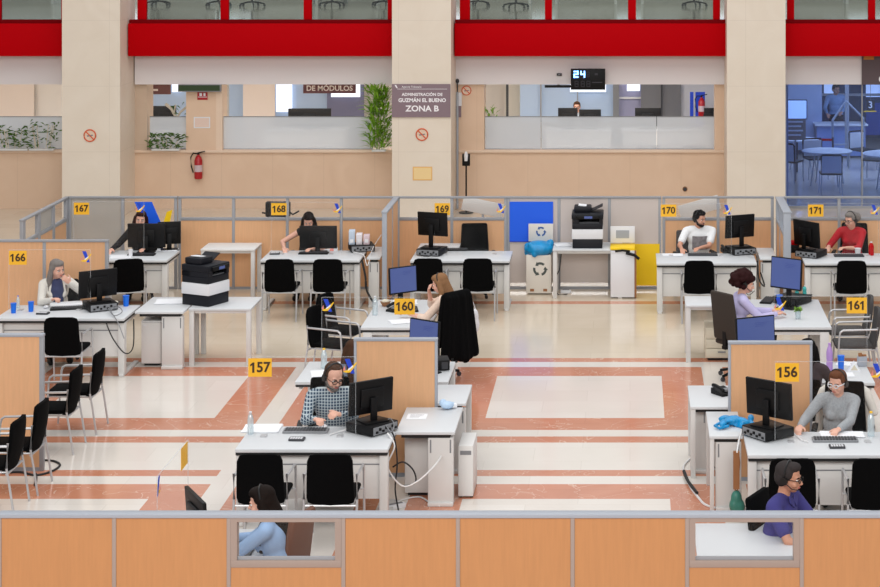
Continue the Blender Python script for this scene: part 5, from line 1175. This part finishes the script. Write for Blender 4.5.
t = thing('snack_bowl', 'brown bowl with pale contents left of the 160 plate', 'bowl', D(385.5, 306), 0); MB().lathe([(.04, 0), (.07, .06), (.066, .06), (.038, .008)]).build('bowl', 'brown', t); MB().ell((0, 0, .06), (.055, .055, .03)).build('contents', 'cream', t)
t = thing('snack_bowl', 'pale bowl behind the monitor of counter 166', 'bowl', D(113, 306.5), 0); MB().lathe([(.05, 0), (.09, .06), (.085, .06), (.046, .008)]).build('bowl', 'darkgrey', t); MB().ell((0, 0, .055), (.07, .07, .02)).build('contents', 'cream', t)
# ---------------------------------------------------------------- people
P = make_person
P('bearded man in a blue plaid shirt and glasses seated behind the 157 plate', (-2.99, 19.68, 0), .14, lean=15, head=(26, 14, 4), hl=(.06, -.50, .83), hr=(-.16, -.50, .79), hair='receding', hairc='brown', top='plaid', fem=False, beard='grey', glasses='black', headset=True, skin='fair', nl=(-.6, 0, -.8), curl=1.2, seat=.40, scale=1.08)
P('woman in a grey knit jumper and white glasses seated behind the 156 plate', (2.08, 19.52, 0), -.12, lean=12, head=(-26, 6, 0), hl=(.02, -.50, .79), hr=(-.36, -.46, .79), hair='short', hairc='auburn', top='greyknit', fem=True, glasses='white', headset=True, skin='fair', curl=.9, seat=.45)
P('woman in a pale blue shirt with long dark hair behind the left near window', (-2.80, 15.42, 0), LFT - .1, lean=14, head=(4, 8, 0), hl=(.16, -.52, .80), hr=(-.2, -.50, .80), hair='long', hairc='dark', top='sky', skin='fair', headset=True, lanyard=True)
P('man in a purple polo with headset and glasses above the near divider at right', (1.26, 16.05, 0), 1.1, lean=8, head=(4, 4, 0), hl=(.2, -.40, .72), hr=(-.2, -.40, .72), hair='short', hairc='peppery', top='purple', fem=False, glasses='black', headset=True, skin='tan', sleeves='short', scale=1.03, collar='purple', seat=.45)
P('grey haired woman in an off-white cardigan resting her chin on her hand', (-7.50, 25.50, 0), .4, lean=10, head=(28, 8, -4), hl=(.15, -.20, 1.0), hr=(-.10, -.42, .84), hair='long', hairc='grey', top='cardigan', skin='fair', nl=(-.3, .9, .2), polel=(.7, -.3, -.6), curl=1.2, inner='navytop', seat=.47)
P('dark haired woman in black looking over the monitors of counter 167', (-7.40, 29.40, 0), .05, lean=10, head=(6, 4, 6), hl=(.15, -.42, .79), hr=(-.35, -.45, .79), hair='long', hairc='wine', top='blacktop', skin='fair')
P('dark haired woman with bare arms bending behind the 168 monitor', (-4.84, 29.42, 0), -.1, lean=16, head=(10, 22, 0), hl=(.15, -.45, .79), hr=(-.30, -.40, .79), hair='long', hairc='dark', top='blacktop', sleeves='none', skin='fair', poler=(-.9, .2, -.3))
P('man in a white printed tee and headset looking right behind the 170 plate', (1.05, 29.40, 0), .05, lean=8, head=(42, 8, 0), hl=(-.02, -.40, .80), hr=(-.30, -.44, .79), hair='short', hairc='black', top='tee', fem=False, beard='dark', headset=True, sleeves='short', skin='warm', print_on_chest=True)
P('woman in a red shirt with grey ponytail and glasses behind the 171 plate', (3.36, 29.40, 0), -.25, lean=13, head=(-32, 6, 0), hl=(-.02, -.42, .80), hr=(-.30, -.42, .79), hair='ponytail', hairc='grey', top='redtop', glasses='black', headset=True, sleeves='threeq', skin='fair', collar='redtop')
P('blond woman in a beige top with her hand at her face behind the 160 plate', (-2.28, 24.42, 0), -1.75, lean=13, head=(-4, 14, 0), hl=(.12, -.46, .80), hr=(-.06, -.26, 1.04), hair='long', hairc='blond', top='beige', sleeves='threeq', skin='fair', nr=(.2, .9, .2), poler=(-.6, -.3, -.7), headset=True)
P('curly haired woman in a lilac shirt typing at the lengthwise desk', (1.36, 24.40, 0), 1.75, lean=12, head=(-12, 12, 0), hl=(.12, -.46, .80), hr=(-.10, -.46, .80), hair='curly', hairc='wine', top='lilacshirt', headset=True, skin='fair')
P('brown haired clerk in grey blue mostly hidden by the 157 beech panel', (-2.96, 20.80, 0), BACK + .1, lean=14, head=(0, 12, 0), hl=(.2, -.42, .8), hr=(-.2, -.42, .8), hair='long', hairc='brown', top='bluegrey', skin='fair', seat=.43)
P('black haired clerk in a dark checked jacket beside the 156 beech panel', (1.90, 20.86, 0), BACK - .15, lean=8, head=(8, 8, 0), hl=(.2, -.42, .8), hr=(-.2, -.42, .8), hair='long', hairc='black', top='plaiddark', skin='fair', seat=.43)
# set the whole rear row of counters, with everything on and around it, 15 cm further back
for o in list(COL.objects):
    if o.parent is None and o.get('kind') != 'structure' and o.type in ('MESH', 'EMPTY'):
        yc = o.location.y if o.type == 'EMPTY' else o.location.y + sum(v.co.y for v in o.data.vertices) / len(o.data.vertices)
        if 27.2 < yc < 31.6: o.location.y += .15
# ---------------------------------------------------------------- light
w = bpy.data.worlds.new('world'); scene.world = w; w.use_nodes = True
bg = w.node_tree.nodes['Background']; bg.inputs[0].default_value = (.93, .96, 1.0, 1); bg.inputs[1].default_value = .52
def area(name, loc, size, sy, power, col=(1, 1, 1), rot=(0, 0, 0)):
    l = bpy.data.lights.new(name, 'AREA'); l.shape = 'RECTANGLE'; l.size = size; l.size_y = sy; l.energy = power; l.color = col
    o = bpy.data.objects.new(name, l); COL.objects.link(o); o.location = loc; o.rotation_euler = rot; return o
area('skylight', (-1.5, 24, 12.5), 22, 16, 1700, (1, .97, .94))
area('front_fill', (-2, 1.5, 9.5), 20, 5, 2300, (1, .98, .95), (radians(62), 0, 0))  # unseen fill behind the camera, added to brighten upright surfaces facing it
area('office_fill', (-8, 43, 2.72), 6, 4, 270); area('office_fill', (-1, 43.5, 2.72), 6, 4, 300); area('office_fill', (-15, 43, 2.72), 6, 4, 300)  # fill lamps added under the slab, which would leave the arcade room dark
area('blue_room_fill', (6, 43.5, 2.72), 5, 4, 190, (.92, .95, 1.0))  # bluish fill added to brighten the room behind the tinted pane
area('gallery_light', (-4, 43, 6.4), 20, 6, 260)
# ---------------------------------------------------------------- camera: level on the opposite gallery, lens shifted down and left
cam = bpy.data.cameras.new('camera'); co = bpy.data.objects.new('camera', cam); COL.objects.link(co)
co.location = (0, 0, CH); co.rotation_euler = (pi / 2, 0, 0)
cam.sensor_width = 36; cam.sensor_fit = 'HORIZONTAL'; cam.lens = F / 880 * 36
cam.shift_x = (440 - HX) / 880; cam.shift_y = -(293.5 - HY) / 880
cam.clip_end = 200
scene.camera = co
bpy.data.scenes.remove(SHOP)
scene.view_settings.view_transform = 'Standard'; scene.view_settings.look = 'None'; scene.view_settings.exposure = 0; scene.view_settings.gamma = 1
